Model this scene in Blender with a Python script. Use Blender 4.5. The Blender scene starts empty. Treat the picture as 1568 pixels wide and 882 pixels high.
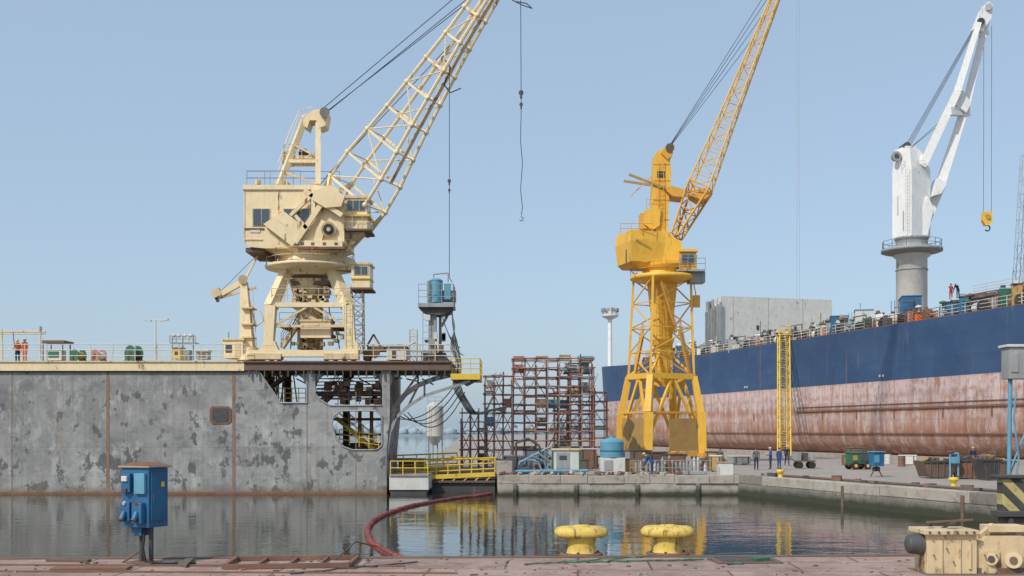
import bpy, math, random
from mathutils import Vector, Matrix
R=random.Random(11)
scene=bpy.context.scene
F=1681.0; CX=784.0; HY=660.0; CZ=3.0
def S(u,v,d):
    return Vector(((u-CX)*d/F, d, CZ+(HY-v)*d/F))
# ------------------------------------------------------------ materials
def NN(nt,t,ins=None,**at):
    n=nt.nodes.new(t)
    for k,v in at.items(): setattr(n,k,v)
    if ins:
        for k,v in ins.items(): n.inputs[k].default_value=v
    return n
def c4(c): return (c[0],c[1],c[2],1.0)
def newmat(name):
    m=bpy.data.materials.new(name); m.use_nodes=True
    nt=m.node_tree; bs=nt.nodes['Principled BSDF']
    return m,nt,bs
def noise(nt,pos,scale,detail=5,rough=.55,ms=None,loc=(0,0,0)):
    src=pos
    if ms:
        mp=NN(nt,'ShaderNodeMapping',{'Scale':ms,'Location':loc}); nt.links.new(pos,mp.inputs['Vector']); src=mp.outputs[0]
    n=NN(nt,'ShaderNodeTexNoise',{'Scale':scale,'Detail':detail,'Roughness':rough})
    nt.links.new(src,n.inputs['Vector']); return n.outputs['Fac']
def mrange(nt,s,a,b,c=0.0,d=1.0):
    n=NN(nt,'ShaderNodeMapRange',{'From Min':a,'From Max':b,'To Min':c,'To Max':d}); nt.links.new(s,n.inputs['Value']); return n.outputs[0]
def mixc(nt,f,a,b,mode='MIX'):
    n=nt.nodes.new('ShaderNodeMix'); n.data_type='RGBA'; n.blend_type=mode
    for s,i in ((f,0),(a,6),(b,7)):
        if isinstance(s,(tuple,list)): n.inputs[i].default_value=c4(s)
        elif isinstance(s,(int,float)): n.inputs[i].default_value=s
        else: nt.links.new(s,n.inputs[i])
    return n.outputs[2]
def mathn(nt,op,a,b=0.0):
    n=nt.nodes.new('ShaderNodeMath'); n.operation=op
    for s,i in ((a,0),(b,1)):
        if isinstance(s,(int,float)): n.inputs[i].default_value=s
        else: nt.links.new(s,n.inputs[i])
    return n.outputs[0]
def bump(nt,bs,h,st=.3,dist=.05):
    b=NN(nt,'ShaderNodeBump',{'Strength':st,'Distance':dist}); nt.links.new(h,b.inputs['Height']); nt.links.new(b.outputs[0],bs.inputs['Normal'])
def paint(name,col,col2=None,rust=.3,rough=.5,sc=1.0,rustcol=(.20,.10,.055),metal=0.0,bmp=.15):
    m,nt,bs=newmat(name)
    pos=nt.nodes.new('ShaderNodeNewGeometry').outputs['Position']
    if col2 is None: col2=tuple(x*.68 for x in col)
    n1=noise(nt,pos,.7*sc,6,.6)
    f1=mrange(nt,n1,.35,.7)
    c=mixc(nt,f1,col,col2)
    n2=noise(nt,pos,5*sc,5,.65,(1,1,.25))
    c=mixc(nt,mrange(nt,n2,.5,.72,0,.4),c,tuple(x*.5 for x in col))
    if rust>0:
        n3=noise(nt,pos,1.6*sc,9,.68,(1,1,.4),(3,7,1))
        t=.68-.3*rust
        fr=mrange(nt,n3,t,t+.09)
        c=mixc(nt,fr,c,rustcol)
        rr=mrange(nt,fr,0,1,rough,.9); nt.links.new(rr,bs.inputs['Roughness'])
    else: bs.inputs['Roughness'].default_value=rough
    nt.links.new(c,bs.inputs['Base Color'])
    bs.inputs['Metallic'].default_value=metal
    bump(nt,bs,noise(nt,pos,9*sc,6,.7),bmp,.03)
    return m
M={}
M['cream']=paint('cream_paint',(.84,.70,.44),(.78,.62,.36),.24,.5)
M['cream2']=paint('cream_paint_worn',(.70,.56,.34),(.58,.45,.26),.44,.6)
M['yellow']=paint('crane_yellow',(.84,.50,.06),(.78,.43,.05),.2,.45)
M['yellow2']=paint('crane_yellow_worn',(.74,.40,.055),(.63,.32,.05),.32,.5)
M['sy']=paint('safety_yellow',(.78,.56,.06),(.68,.45,.06),.3,.5,2)
M['bol']=paint('bollard_yellow',(.76,.56,.12),(.64,.45,.10),.50,.6,3.0,(.26,.16,.08),0,.5)
M['white']=paint('white_paint',(.82,.82,.80),(.76,.76,.74),.05,.4)
M['offw']=paint('offwhite_paint',(.64,.64,.60),(.54,.54,.51),.2,.5)
M['grey']=paint('grey_steel',(.33,.35,.35),(.25,.26,.26),.3,.55)
M['dark']=paint('dark_steel',(.08,.08,.082),(.05,.05,.05),.35,.6)
M['rusty']=paint('rusty_steel',(.24,.13,.085),(.15,.085,.06),.5,.85,2)
M['seam']=paint('weld_seam_rust',(.27,.19,.13),(.20,.13,.09),.3,.85,2)
M['brown']=paint('brown_steel',(.17,.12,.095),(.12,.085,.065),.45,.8,2)
M['scafr']=paint('scaffold_red',(.44,.21,.16),(.33,.16,.12),.3,.7,2)
M['scafg']=paint('scaffold_grey',(.50,.46,.41),(.38,.33,.29),.35,.7,2)
M['blue']=paint('machine_blue',(.022,.14,.29),(.02,.10,.22),.3,.45,2)
M['bluel']=paint('light_blue',(.13,.35,.48),(.10,.27,.38),.25,.5,2)
M['green']=paint('machine_green',(.03,.17,.10),(.02,.11,.07),.3,.5,2)
M['red']=paint('red_paint',(.42,.05,.03),(.32,.04,.03),.15,.5,2)
M['tan']=paint('tan_plate',(.45,.29,.09),(.37,.22,.07),.35,.6)
M['wood']=paint('plank_wood',(.42,.33,.24),(.28,.22,.15),0,.8,2)
M['rope']=paint('rope_dark',(.07,.07,.07),None,0,.8)
M['ropeg']=paint('rope_green',(.10,.2,.14),None,0,.9)
M['rub']=paint('rubber',(.03,.03,.03),None,0,.8)
M['skin']=paint('skin',(.5,.28,.19),None,0,.6)
M['hair']=paint('hair',(.04,.025,.02),None,0,.8)
M['navy']=paint('workwear_navy',(.02,.035,.09),None,0,.9)
M['wblue']=paint('workwear_blue',(.03,.09,.28),None,0,.9)
M['orange']=paint('workwear_orange',(.75,.16,.03),None,0,.8)
M['wgrey']=paint('workwear_grey',(.12,.12,.12),None,0,.9)
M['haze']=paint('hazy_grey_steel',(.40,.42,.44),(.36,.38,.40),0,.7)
def glassm():
    m,nt,bs=newmat('cab_glass'); bs.inputs['Base Color'].default_value=(.05,.08,.10,1); bs.inputs['Roughness'].default_value=.08
    bs.inputs['Metallic'].default_value=.0; bs.inputs['Specular IOR Level'].default_value=.9
    return m
M['glass']=glassm()
def boomm():
    m,nt,bs=newmat('oil_boom_red'); pos=nt.nodes.new('ShaderNodeNewGeometry').outputs['Position']
    c=mixc(nt,mrange(nt,noise(nt,pos,2.2,6,.7),.4,.6),(.34,.055,.045),(.15,.05,.045)); nt.links.new(c,bs.inputs['Base Color']); bs.inputs['Roughness'].default_value=.7
    bump(nt,bs,noise(nt,pos,5,4),.6,.1); return m
M['boom']=boomm()
def concrete(name,a,b,dark,brick=None,wet=None,sc=1.0,stain=None):
    m,nt,bs=newmat(name); pos=nt.nodes.new('ShaderNodeNewGeometry').outputs['Position']
    c=mixc(nt,mrange(nt,noise(nt,pos,.35*sc,8,.65),.35,.65),a,b)
    c=mixc(nt,mrange(nt,noise(nt,pos,1.3*sc,9,.7,None),.52,.66,0,.75),c,dark)
    if stain:
        c=mixc(nt,mrange(nt,noise(nt,pos,.55,9,.72,None,(0,0,0)),.50,.60,0,.7),c,stain)
        c=mixc(nt,mrange(nt,noise(nt,pos,2.6,9,.75,(1,1,1),(5,2,0)),.55,.62,0,.6),c,(.58,.47,.41))
    fine=noise(nt,pos,14*sc,6,.75)
    c=mixc(nt,mrange(nt,fine,.35,.7,0,.5),c,tuple(x*.55 for x in a))
    h=fine
    if brick:
        br=NN(nt,'ShaderNodeTexBrick',{'Scale':1.0,'Mortar Size':.03,'Brick Width':brick[0],'Row Height':brick[1],'Color1':(1,1,1,1),'Color2':(.80,.79,.79,1),'Mortar':(.34,.28,.26,1)})
        mp=NN(nt,'ShaderNodeMapping',{'Rotation':(0,0,.06)}); nt.links.new(pos,mp.inputs['Vector']); nt.links.new(mp.outputs[0],br.inputs['Vector'])
        c=mixc(nt,.9,c,br.outputs['Color'],'MULTIPLY')
    if wet is not None:
        sx=nt.nodes.new('ShaderNodeSeparateXYZ'); nt.links.new(pos,sx.inputs[0])
        zz=mathn(nt,'ADD',sx.outputs[2],mathn(nt,'MULTIPLY',noise(nt,pos,1.5,6,.7),.5))
        f=mrange(nt,zz,wet-.15+.25,wet+.2+.25,1,0)
        c=mixc(nt,f,c,(.05,.055,.035))
    nt.links.new(c,bs.inputs['Base Color']); bs.inputs['Roughness'].default_value=.88
    bump(nt,bs,h,.5,.04); return m
M['pave']=concrete('quay_pavement',(.47,.335,.285),(.38,.265,.225),(.22,.145,.115),(3.2,1.7),None,1.0,(.27,.165,.125))
M['apron']=concrete('apron_concrete',(.42,.365,.32),(.34,.29,.255),(.22,.18,.155))
M['wall']=concrete('quay_wall_concrete',(.50,.455,.39),(.38,.34,.295),(.20,.17,.14),None,-.95,1.5)
M['walld']=concrete('quay_wall_dark',(.29,.265,.23),(.20,.185,.16),(.09,.085,.07),None,-.75,1.5)
def dockm():
    m,nt,bs=newmat('dock_side_plating'); pos=nt.nodes.new('ShaderNodeNewGeometry').outputs['Position']
    sx=nt.nodes.new('ShaderNodeSeparateXYZ'); nt.links.new(pos,sx.inputs[0]); X,Z=sx.outputs[0],sx.outputs[2]
    c=mixc(nt,mrange(nt,noise(nt,pos,.32,7,.62,(1,1,1.2)),.38,.62),(.345,.35,.335),(.215,.22,.22))
    c=mixc(nt,mrange(nt,noise(nt,pos,1.5,8,.72,(1,1,.5),(9,0,3)),.52,.62,0,.65),c,(.47,.475,.46))
    c=mixc(nt,mrange(nt,noise(nt,pos,.9,8,.7,(.8,1,1.1),(4,4,1)),.51,.64,0,.6),c,(.135,.14,.145))
    br=NN(nt,'ShaderNodeTexBrick',{'Scale':1.0,'Mortar Size':.014,'Brick Width':7.0,'Row Height':1.9,'Color1':(.93,.93,.93,1),'Color2':(1.06,1.06,1.07,1),'Mortar':(.8,.78,.77,1)})
    cb=NN(nt,'ShaderNodeCombineXYZ'); nt.links.new(X,cb.inputs[0]); nt.links.new(Z,cb.inputs[1]); nt.links.new(cb.outputs[0],br.inputs['Vector'])
    c=mixc(nt,1.0,c,br.outputs['Color'],'MULTIPLY')
    n=noise(nt,pos,1.75,5,.62,(.9,1,.62),(2,5,8)); zb=mrange(nt,Z,-1,7,.055,-.02)
    zz=mathn(nt,'ADD',n,zb)
    n2=noise(nt,pos,.30,3,.5,(1,1,2.2)); zz=mathn(nt,'ADD',zz,mathn(nt,'MULTIPLY',mathn(nt,'SUBTRACT',n2,.5),.42))
    c=mixc(nt,mrange(nt,zz,.595,.64,0,.82),c,(.075,.078,.085))
    c=mixc(nt,mrange(nt,noise(nt,pos,2.2,8,.75,(2.5,1,.10)),.55,.70,0,.6),c,(.29,.205,.14))
    c=mixc(nt,mrange(nt,noise(nt,pos,1.8,6,.6,(2,1,.07),(7,7,7)),.53,.7,0,.5),c,(.14,.14,.14))
    f=mrange(nt,mathn(nt,'ADD',Z,mathn(nt,'MULTIPLY',noise(nt,pos,1.6,6),.6)),-.95,-.3,1,0)
    c=mixc(nt,f,c,(.16,.11,.075))
    nt.links.new(c,bs.inputs['Base Color']); bs.inputs['Roughness'].default_value=.6
    bump(nt,bs,mathn(nt,'ADD',noise(nt,pos,.7,3),mathn(nt,'MULTIPLY',zz,.2)),.4,.12); return m
M['dock']=dockm()
def hullm():
    m,nt,bs=newmat('ship_hull_paint'); pos=nt.nodes.new('ShaderNodeNewGeometry').outputs['Position']
    sx=nt.nodes.new('ShaderNodeSeparateXYZ'); nt.links.new(pos,sx.inputs[0]); Z=sx.outputs[2]
    blue=mixc(nt,mrange(nt,noise(nt,pos,.35,7,.6,(.5,.5,.8)),.35,.7),(.026,.062,.145),(.042,.09,.18))
    blue=mixc(nt,mrange(nt,noise(nt,pos,1.1,8,.7,(1,1,.15)),.58,.72,0,.5),blue,(.15,.15,.16))
    zw=mathn(nt,'ADD',Z,mathn(nt,'MULTIPLY',mathn(nt,'SUBTRACT',noise(nt,pos,.6,8,.75,(1,1,.3)),.5),2.6))
    r=nt.nodes.new('ShaderNodeValToRGB'); nt.links.new(mrange(nt,zw,0,8.5),r.inputs[0])
    e=r.color_ramp.elements; e[0].position=0; e[0].color=(.22,.11,.075,1); e[1].position=1; e[1].color=(.54,.40,.385,1)
    for p,cc in ((.10,(.40,.18,.115,1)),(.26,(.44,.26,.20,1)),(.34,(.34,.15,.09,1)),(.46,(.42,.26,.215,1)),(.55,(.47,.33,.30,1)),(.63,(.34,.165,.11,1)),(.68,(.36,.235,.23,1)),(.75,(.54,.42,.40,1)),(.82,(.42,.29,.285,1)),(.87,(.56,.43,.415,1))):
        x=e.new(p); x.color=cc
    low=r.outputs[0]
    low=mixc(nt,mrange(nt,noise(nt,pos,.9,8,.74,(1.2,1.2,.2)),.49,.60,0,.8),low,(.60,.50,.47))
    low=mixc(nt,mrange(nt,noise(nt,pos,1.2,9,.74,(1.4,1.4,.12),(5,3,1)),.52,.60,0,.75),low,(.31,.145,.085))
    low=mixc(nt,mrange(nt,noise(nt,pos,.45,9,.75,(1,1,1.6),(1,3,6)),.54,.60,0,.65),low,(.37,.19,.11))
    low=mixc(nt,mrange(nt,noise(nt,pos,2.2,8,.78,(1,1,.6),(8,3,1)),.54,.62,0,.65),low,(.21,.165,.17))
    f=mrange(nt,Z,8.48,8.53)
    c=mixc(nt,f,low,blue)
    c=mixc(nt,mrange(nt,noise(nt,pos,.42,7,.62,(1.7,1.7,.05),(1,8,1)),.635,.69,0,.8),c,(.29,.16,.09))
    br=NN(nt,'ShaderNodeTexBrick',{'Scale':1.0,'Mortar Size':.02,'Brick Width':9.0,'Row Height':2.1,'Color1':(.93,.93,.93,1),'Color2':(1.06,1.06,1.06,1),'Mortar':(.78,.75,.75,1)})
    cb=NN(nt,'ShaderNodeCombineXYZ'); nt.links.new(sx.outputs[1],cb.inputs[0]); nt.links.new(Z,cb.inputs[1]); nt.links.new(cb.outputs[0],br.inputs['Vector'])
    c=mixc(nt,1.0,c,br.outputs['Color'],'MULTIPLY')
    nt.links.new(c,bs.inputs['Base Color']); bs.inputs['Roughness'].default_value=.6
    bump(nt,bs,noise(nt,pos,.8,4),.3,.1); return m
M['hull']=hullm()
def waterm():
    m,nt,bs=newmat('harbor_water'); pos=nt.nodes.new('ShaderNodeNewGeometry').outputs['Position']
    bs.inputs['Base Color'].default_value=(.034,.034,.022,1); bs.inputs['Roughness'].default_value=.02; bs.inputs['IOR'].default_value=1.42
    a=noise(nt,pos,.8,3,.5,(.55,1,1)); b=noise(nt,pos,3.0,3,.5,(.6,1,1)); k=noise(nt,pos,.10,3,.5)
    h=mathn(nt,'ADD',mathn(nt,'MULTIPLY',a,1.0),mathn(nt,'MULTIPLY',b,.34))
    h=mathn(nt,'MULTIPLY',h,mrange(nt,k,.35,.65,.35,1.0))
    bump(nt,bs,h,.36,.07); return m
M['water']=waterm()
def stripem():
    m,nt,bs=newmat('hazard_stripes'); pos=nt.nodes.new('ShaderNodeNewGeometry').outputs['Position']
    sx=nt.nodes.new('ShaderNodeSeparateXYZ'); nt.links.new(pos,sx.inputs[0])
    s=mathn(nt,'ADD',sx.outputs[0],sx.outputs[2]); s=mathn(nt,'FRACT',mathn(nt,'MULTIPLY',s,1.7))
    c=mixc(nt,mathn(nt,'GREATER_THAN',s,.5),(.06,.06,.055),(.50,.42,.17))
    c=mixc(nt,mrange(nt,noise(nt,pos,6,6),.5,.7,0,.6),c,(.14,.11,.09))
    nt.links.new(c,bs.inputs['Base Color']); bs.inputs['Roughness'].default_value=.7; return m
M['stripe']=stripem()
M['trees']=paint('distant_foliage_hazed',(.30,.37,.42),(.34,.41,.46),0,.9,.05)  # distance haze painted into the colour: foliage paled towards blue-grey
# ------------------------------------------------------------ mesh builder
class B:
    def __init__(s,name): s.n=name; s.v=[]; s.f=[]; s.m=[]; s.sm=[]; s.mats=[]
    def mi(s,k):
        if k not in s.mats: s.mats.append(k)
        return s.mats.index(k)
    def add(s,vs,fs,k,smooth=False):
        o=len(s.v); s.v.extend([tuple(p) for p in vs]); i=s.mi(k)
        for f in fs: s.f.append([o+q for q in f]); s.m.append(i); s.sm.append(smooth)
    def hexa(s,p,k):
        s.add(p,[(0,1,2,3),(7,6,5,4),(0,4,5,1),(1,5,6,2),(2,6,7,3),(3,7,4,0)],k)
    def box(s,x0,x1,y0,y1,z0,z1,k):
        s.hexa([(x0,y0,z0),(x1,y0,z0),(x1,y1,z0),(x0,y1,z0),(x0,y0,z1),(x1,y0,z1),(x1,y1,z1),(x0,y1,z1)],k)
    def rbox(s,c,sz,k,rz=0,ry=0,rx=0):
        m=Matrix.Rotation(rz,3,'Z')@Matrix.Rotation(ry,3,'Y')@Matrix.Rotation(rx,3,'X'); c=Vector(c); a,b,d=[q/2 for q in sz]
        P=[(-a,-b,-d),(a,-b,-d),(a,b,-d),(-a,b,-d),(-a,-b,d),(a,-b,d),(a,b,d),(-a,b,d)]
        s.hexa([c+m@Vector(p) for p in P],k)
    def bx(s,u0,v0,u1,v1,d,th,k):
        a=S(u0,v0,d); b=S(u1,v1,d); s.box(a.x,b.x,d,d+th,b.z,a.z,k)
    def frame(s,a,up=None):
        a=a.normalized(); up=up or Vector((0,0,1))
        if abs(a.dot(up))>.98: up=Vector((0,1,0))
        x=a.cross(up).normalized(); y=x.cross(a).normalized(); return x,y
    def beam(s,p0,p1,w,h,k,w1=None,h1=None):
        p0=Vector(p0);p1=Vector(p1); x,y=s.frame(p1-p0); w1=w1 or w; h1=h1 or h
        P=[p0+x*(i*w/2)+y*(j*h/2) for i,j in((-1,-1),(1,-1),(1,1),(-1,1))]+[p1+x*(i*w1/2)+y*(j*h1/2) for i,j in((-1,-1),(1,-1),(1,1),(-1,1))]
        s.hexa(P,k)
    def cyl(s,p0,p1,r0,k,r1=None,n=14,cap=True):
        p0=Vector(p0);p1=Vector(p1); r1=r0 if r1 is None else r1; x,y=s.frame(p1-p0)
        A=[p0+(x*math.cos(t)+y*math.sin(t))*r0 for t in [2*math.pi*i/n for i in range(n)]]
        C=[p1+(x*math.cos(t)+y*math.sin(t))*r1 for t in [2*math.pi*i/n for i in range(n)]]
        s.add(A+C,[(i,(i+1)%n,n+(i+1)%n,n+i) for i in range(n)],k,n>6)
        if cap: s.add(A,[tuple(range(n))],k); s.add(C,[tuple(range(n))],k)
    def tube(s,pts,r,k,n=5):
        for a,b in zip(pts[:-1],pts[1:]):
            if (Vector(b)-Vector(a)).length>1e-5: s.cyl(a,b,r,k,n=n,cap=False)
    def prism(s,uv,d,th,k):
        A=[S(u,v,d) for u,v in uv]; s.pr(A,Vector((0,th,0)),k)
    def pr(s,A,off,k):
        n=len(A); A=[Vector(a) for a in A]; C=[a+off for a in A]
        s.add(A+C,[tuple(range(n)),tuple(reversed(range(n,2*n)))]+[(i,(i+1)%n,n+(i+1)%n,n+i) for i in range(n)],k)
    def lathe(s,c,prof,k,n=24,sx=1,sy=1,rz=0,cap=True,pw=1.0):
        c=Vector(c); V=[]
        for r,z in prof:
            for i in range(n):
                t=2*math.pi*i/n; ct,st_=math.cos(t),math.sin(t)
                x=r*math.copysign(abs(ct)**pw,ct)*sx; y=r*math.copysign(abs(st_)**pw,st_)*sy
                V.append(c+Vector((x*math.cos(rz)-y*math.sin(rz),x*math.sin(rz)+y*math.cos(rz),z)))
        Fs=[(j*n+i,j*n+(i+1)%n,(j+1)*n+(i+1)%n,(j+1)*n+i) for j in range(len(prof)-1) for i in range(n)]
        s.add(V,Fs,k,True)
        if cap: s.add(V[:n],[tuple(range(n))],k); s.add(V[-n:],[tuple(range(n))],k)
    def lattice(s,p0,p1,side,prof,n,rc,rb,k,k2=None,dg=True):
        k2=k2 or k; p0=Vector(p0);p1=Vector(p1); a=(p1-p0); L=a.length; a.normalize(); sd=Vector(side); sd=(sd-a*sd.dot(a)).normalized(); up=a.cross(sd)
        if up.z<0: up=-up
        st=[]
        for i in range(n+1):
            t=i/n
            for (t0,w0,h0),(t1,w1,h1) in zip(prof[:-1],prof[1:]):
                if t0<=t<=t1+1e-9:
                    q=(t-t0)/(t1-t0); w=w0+(w1-w0)*q; h=h0+(h1-h0)*q; break
            c=p0+a*(L*t); st.append([c+sd*(i*w/2)+up*(j*h/2) for i,j in((-1,-1),(1,-1),(1,1),(-1,1))])
        for i in range(n):
            for q in range(4): s.cyl(st[i][q],st[i+1][q],rc,k,n=6,cap=False)
            for q in range(4):
                if not dg and q%2==0 : continue
                q2=(q+1)%4
                a1,b1=(st[i][q],st[i+1][q2]) if i%2 else (st[i][q2],st[i+1][q])
                s.cyl(a1,b1,rb,k2,n=5,cap=False)
        for i in range(n+1):
            for q in range(4): s.cyl(st[i][q],st[i][(q+1)%4],rb,k2,n=5,cap=False)
        return st
    def rail(s,pts,h,k,sp=1.5,r=.025,mid=1):
        pts=[Vector(p) for p in pts]; up=Vector((0,0,1))
        for a,b in zip(pts[:-1],pts[1:]):
            L=(b-a).length; n=max(1,int(round(L/sp)))
            for i in range(n+1):
                p=a.lerp(b,i/n); s.cyl(p,p+up*h,r,k,n=5,cap=False)
            for j in range(mid+1): q=h*(1-j/(mid+1)); s.cyl(a+up*q,b+up*q,r,k,n=5,cap=False)
    def ladder(s,a,b,w,k,r=.03,sp=.4,side=(1,0,0)):
        a=Vector(a);b=Vector(b);sd=Vector(side).normalized()*w/2
        s.cyl(a-sd,b-sd,r,k,n=5);s.cyl(a+sd,b+sd,r,k,n=5); n=int((b-a).length/sp)
        for i in range(1,n): p=a.lerp(b,i/n); s.cyl(p-sd,p+sd,r*.7,k,n=4,cap=False)
    def stairs(s,a,b,w,k,side=(0,1,0),rk=None):
        a=Vector(a);b=Vector(b);sd=Vector(side)*w/2
        for q in(-1,1):
            s.beam(a+sd*q,b+sd*q,.06,.22,k)
            s.rail([a+sd*q,b+sd*q],1.0,rk or k,1.2,.025)
        n=max(2,int(abs(b.z-a.z)/.22))
        for i in range(1,n): p=a.lerp(b,i/n); s.rbox(p,(.25 if abs(side[1])>.5 else w,w if abs(side[1])>.5 else .25,.03),k)
    def sphere(s,c,r,k,n=12,sc=(1,1,1)):
        c=Vector(c);V=[];m=n//2
        for j in range(m+1):
            ph=math.pi*j/m
            for i in range(n):
                t=2*math.pi*i/n; V.append(c+Vector((r*math.sin(ph)*math.cos(t)*sc[0],r*math.sin(ph)*math.sin(t)*sc[1],r*math.cos(ph)*sc[2])))
        s.add(V,[(j*n+i,j*n+(i+1)%n,(j+1)*n+(i+1)%n,(j+1)*n+i) for j in range(m) for i in range(n)],k,True)
    def done(s,bev=0,origin=None):
        if origin is None:
            xs=[p[0] for p in s.v]; ys=[p[1] for p in s.v]; zs=[p[2] for p in s.v]
            origin=Vector(((min(xs)+max(xs))/2,(min(ys)+max(ys))/2,min(zs)))
        o=Vector(origin); me=bpy.data.meshes.new(s.n); me.from_pydata([(p[0]-o.x,p[1]-o.y,p[2]-o.z) for p in s.v],[],s.f)
        for k in s.mats: me.materials.append(M[k])
        me.polygons.foreach_set('material_index',s.m); me.polygons.foreach_set('use_smooth',s.sm); me.validate(); me.update()
        ob=bpy.data.objects.new(s.n,me); ob.location=o; scene.collection.objects.link(ob)
        if bev:
            b=ob.modifiers.new('bevel','BEVEL'); b.width=bev; b.segments=2; b.limit_method='ANGLE'; b.angle_limit=math.radians(50)
        return ob
V=Vector
# ------------------------------------------------------------ world, light, camera
w=bpy.data.worlds.new('World'); scene.world=w; w.use_nodes=True; nt=w.node_tree
sky=nt.nodes.new('ShaderNodeTexSky'); sky.sky_type='NISHITA'; sky.sun_disc=False
EL=44; RO=222
sky.sun_elevation=math.radians(EL); sky.sun_rotation=math.radians(RO); sky.air_density=1.0; sky.dust_density=2.0; sky.ozone_density=2.0; sky.altitude=0
hz=mixc(nt,.60,sky.outputs[0],(3.15,4.1,5.15))   # even summer haze thinning out the blue
nt.links.new(hz,nt.nodes['Background'].inputs[0]); nt.nodes['Background'].inputs[1].default_value=.15
sl=bpy.data.lights.new('sun','SUN'); sl.energy=3.1; sl.angle=math.radians(1.0); sl.color=(1,.93,.82)
so=bpy.data.objects.new('sun',sl); scene.collection.objects.link(so)
az=math.radians(RO); sd=V((math.sin(az)*math.cos(math.radians(EL)),math.cos(az)*math.cos(math.radians(EL)),math.sin(math.radians(EL))))
so.rotation_euler=sd.to_track_quat('Z','Y').to_euler(); so.location=(-30,-30,50)
cd=bpy.data.cameras.new('camera'); co=bpy.data.objects.new('camera',cd); scene.collection.objects.link(co); scene.camera=co
co.location=(0,0,CZ); co.rotation_euler=(math.radians(90),0,0); cd.sensor_width=36; cd.lens=36*F/1568; cd.shift_y=(HY-441)/1568; cd.clip_end=9000; cd.clip_start=.2
scene.view_settings.view_transform='Standard'; scene.view_settings.look='None'; scene.view_settings.exposure=0
WZ=-1.2
# ------------------------------------------------------------ water + quays
b=B('water'); b.add([(-4000,-200,WZ),(4000,-200,WZ),(4000,7000,WZ),(-4000,7000,WZ)],[(0,1,2,3)],'water'); b.done(origin=(0,0,WZ))
def land(name,poly,top,side,ztop=0.0,cop=None):
    b=B(name); n=len(poly)
    b.add([(x,y,ztop) for x,y in poly],[tuple(range(n))],top)
    for i in range(n):
        x0,y0=poly[i];x1,y1=poly[(i+1)%n]
        b.add([(x0,y0,ztop),(x1,y1,ztop),(x1,y1,-6),(x0,y0,-6)],[(0,1,2,3)],side)
    return b
c1=(-.94,72); c2=(14.9,72); c3=(29.6,27.35)
b=land('quay_ground',[c1,c2,c3,(60,27.36),(900,27.36),(900,900),(-40,900),(-16,300),(-9,130),(-6.5,84),(-1.2,84)],'apron','wall'); 
b.done(origin=(0,0,0))
b=B('quay_wall')
x=c1[0]
while x<c2[0]-.2:
    L=min(R.uniform(1.6,2.6),c2[0]-x); z=R.uniform(.05,.16)
    b.box(x+.015,x+L-.015,71.93+R.uniform(-.05,.05),72.7,-.45,z,'wall'); x+=L
for i in range(70):
    x=R.uniform(c1[0],c2[0]-3); s_=R.uniform(.1,.32); b.rbox((x,72.25+R.uniform(-.2,.3),.14+s_*.3),(s_*1.4,s_,s_*.8),R.choice(['wall','wall','brown','rusty']),R.uniform(0,3),R.uniform(-.4,.4))
for i in range(4): b.box(c1[0]+i*4+1,c1[0]+i*4+1.25,71.84,71.97,-2,-.45,'walld')
b.done(.03)
b=B('quay_wall')
a=V((c2[0],c2[1],0)); e=V((c3[0],c3[1],0)); dr=(e-a).normalized(); nr=V((-dr.y,dr.x,0)); nr=-nr if nr.x>0 else nr
L=(e-a).length; t=0
while t<L-.3:
    l=min(R.uniform(2.2,3.6),L-t); p=a+dr*(t+l/2)
    b.rbox(p-nr*.32+V((0,0,-.16+R.uniform(-.03,.03))),(l-.04,.8+R.uniform(-.06,.06),.55),'walld' if R.random()<.4 else 'wall',math.atan2(dr.y,dr.x))
    b.rbox(p+nr*.02+V((0,0,-2.45)),(l-.02,.14,4.0),'walld',math.atan2(dr.y,dr.x)); t+=l
for t in (11.5,21): 
    p=a+dr*t+nr*.12; b.cyl(p+V((0,0,-.05)),p+V((0,0,-1.9)),.1,'brown')
b.done(.03)
b=land('quay_pavement',[(-140,-60),(-140,25.2),(-12,25.85),(0,26.1),(29.6,27.3),(29.6,27.34),(140,27.34),(140,-60)],'pave','walld',0.0); b.done(origin=(0,0,0))
b=B('quay_edge_beam'); pts=[(-60,25.55),(-12,25.85),(0,26.1),(29.6,27.3)]
for p,q in zip(pts[:-1],pts[1:]): b.beam((p[0],p[1]-.1,.0),(q[0],q[1]-.1,.0),.3,.05,'brown')
b.done()
# ------------------------------------------------------------ distant trees
b=B('distant_tree_line'); 
for i in range(420):
    x=R.uniform(-420,60); y=R.uniform(900,980); h=R.uniform(5,11)*(1+.4*math.sin(x*.03)); 
    b.sphere((x,y,h*.4),h*.6,'trees',6,(R.uniform(1,1.8),1,1))
b.done()
b=B('far_shore_ground'); b.box(-1500,200,890,1400,-3,.3,'trees'); b.done()
# ------------------------------------------------------------ floating dock
D=73.0; DT=6.8; ZD=S(0,553,D).z
b=B('floating_dock')
def wp(uv): b.prism(uv,D,.35,'dock')
xl=-75.0; xr=S(375,0,D).x
zb=-2.5; zt=S(0,568,D).z
b.box(xl,xr,D,D+DT,zb,zt,'dock')
wp([(375,568),(396,568),(430,617),(430,800),(375,800)])
wp([(430,617),(470,617),(470,800),(430,800)])
wp([(470,568),(482,568),(482,800),(470,800)])
wp([(482,602),(490,612),(505,621),(505,800),(482,800)])
wp([(505,621),(585,621),(585,629),(522,629),(511,637),(508,650),(505,650)])
wp([(505,650),(508,650),(514,670),(526,684),(540,689),(540,800),(505,800)])
wp([(540,689),(576,689),(583,684),(585,680),(585,800),(540,800)])
b.prism([(585,568),(597,568),(597,640),(592,690),(592,800),(585,800)],D,DT,'dock')
b.prism([(576,629),(585,629),(585,638)],D,.35,'dock'); 
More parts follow.
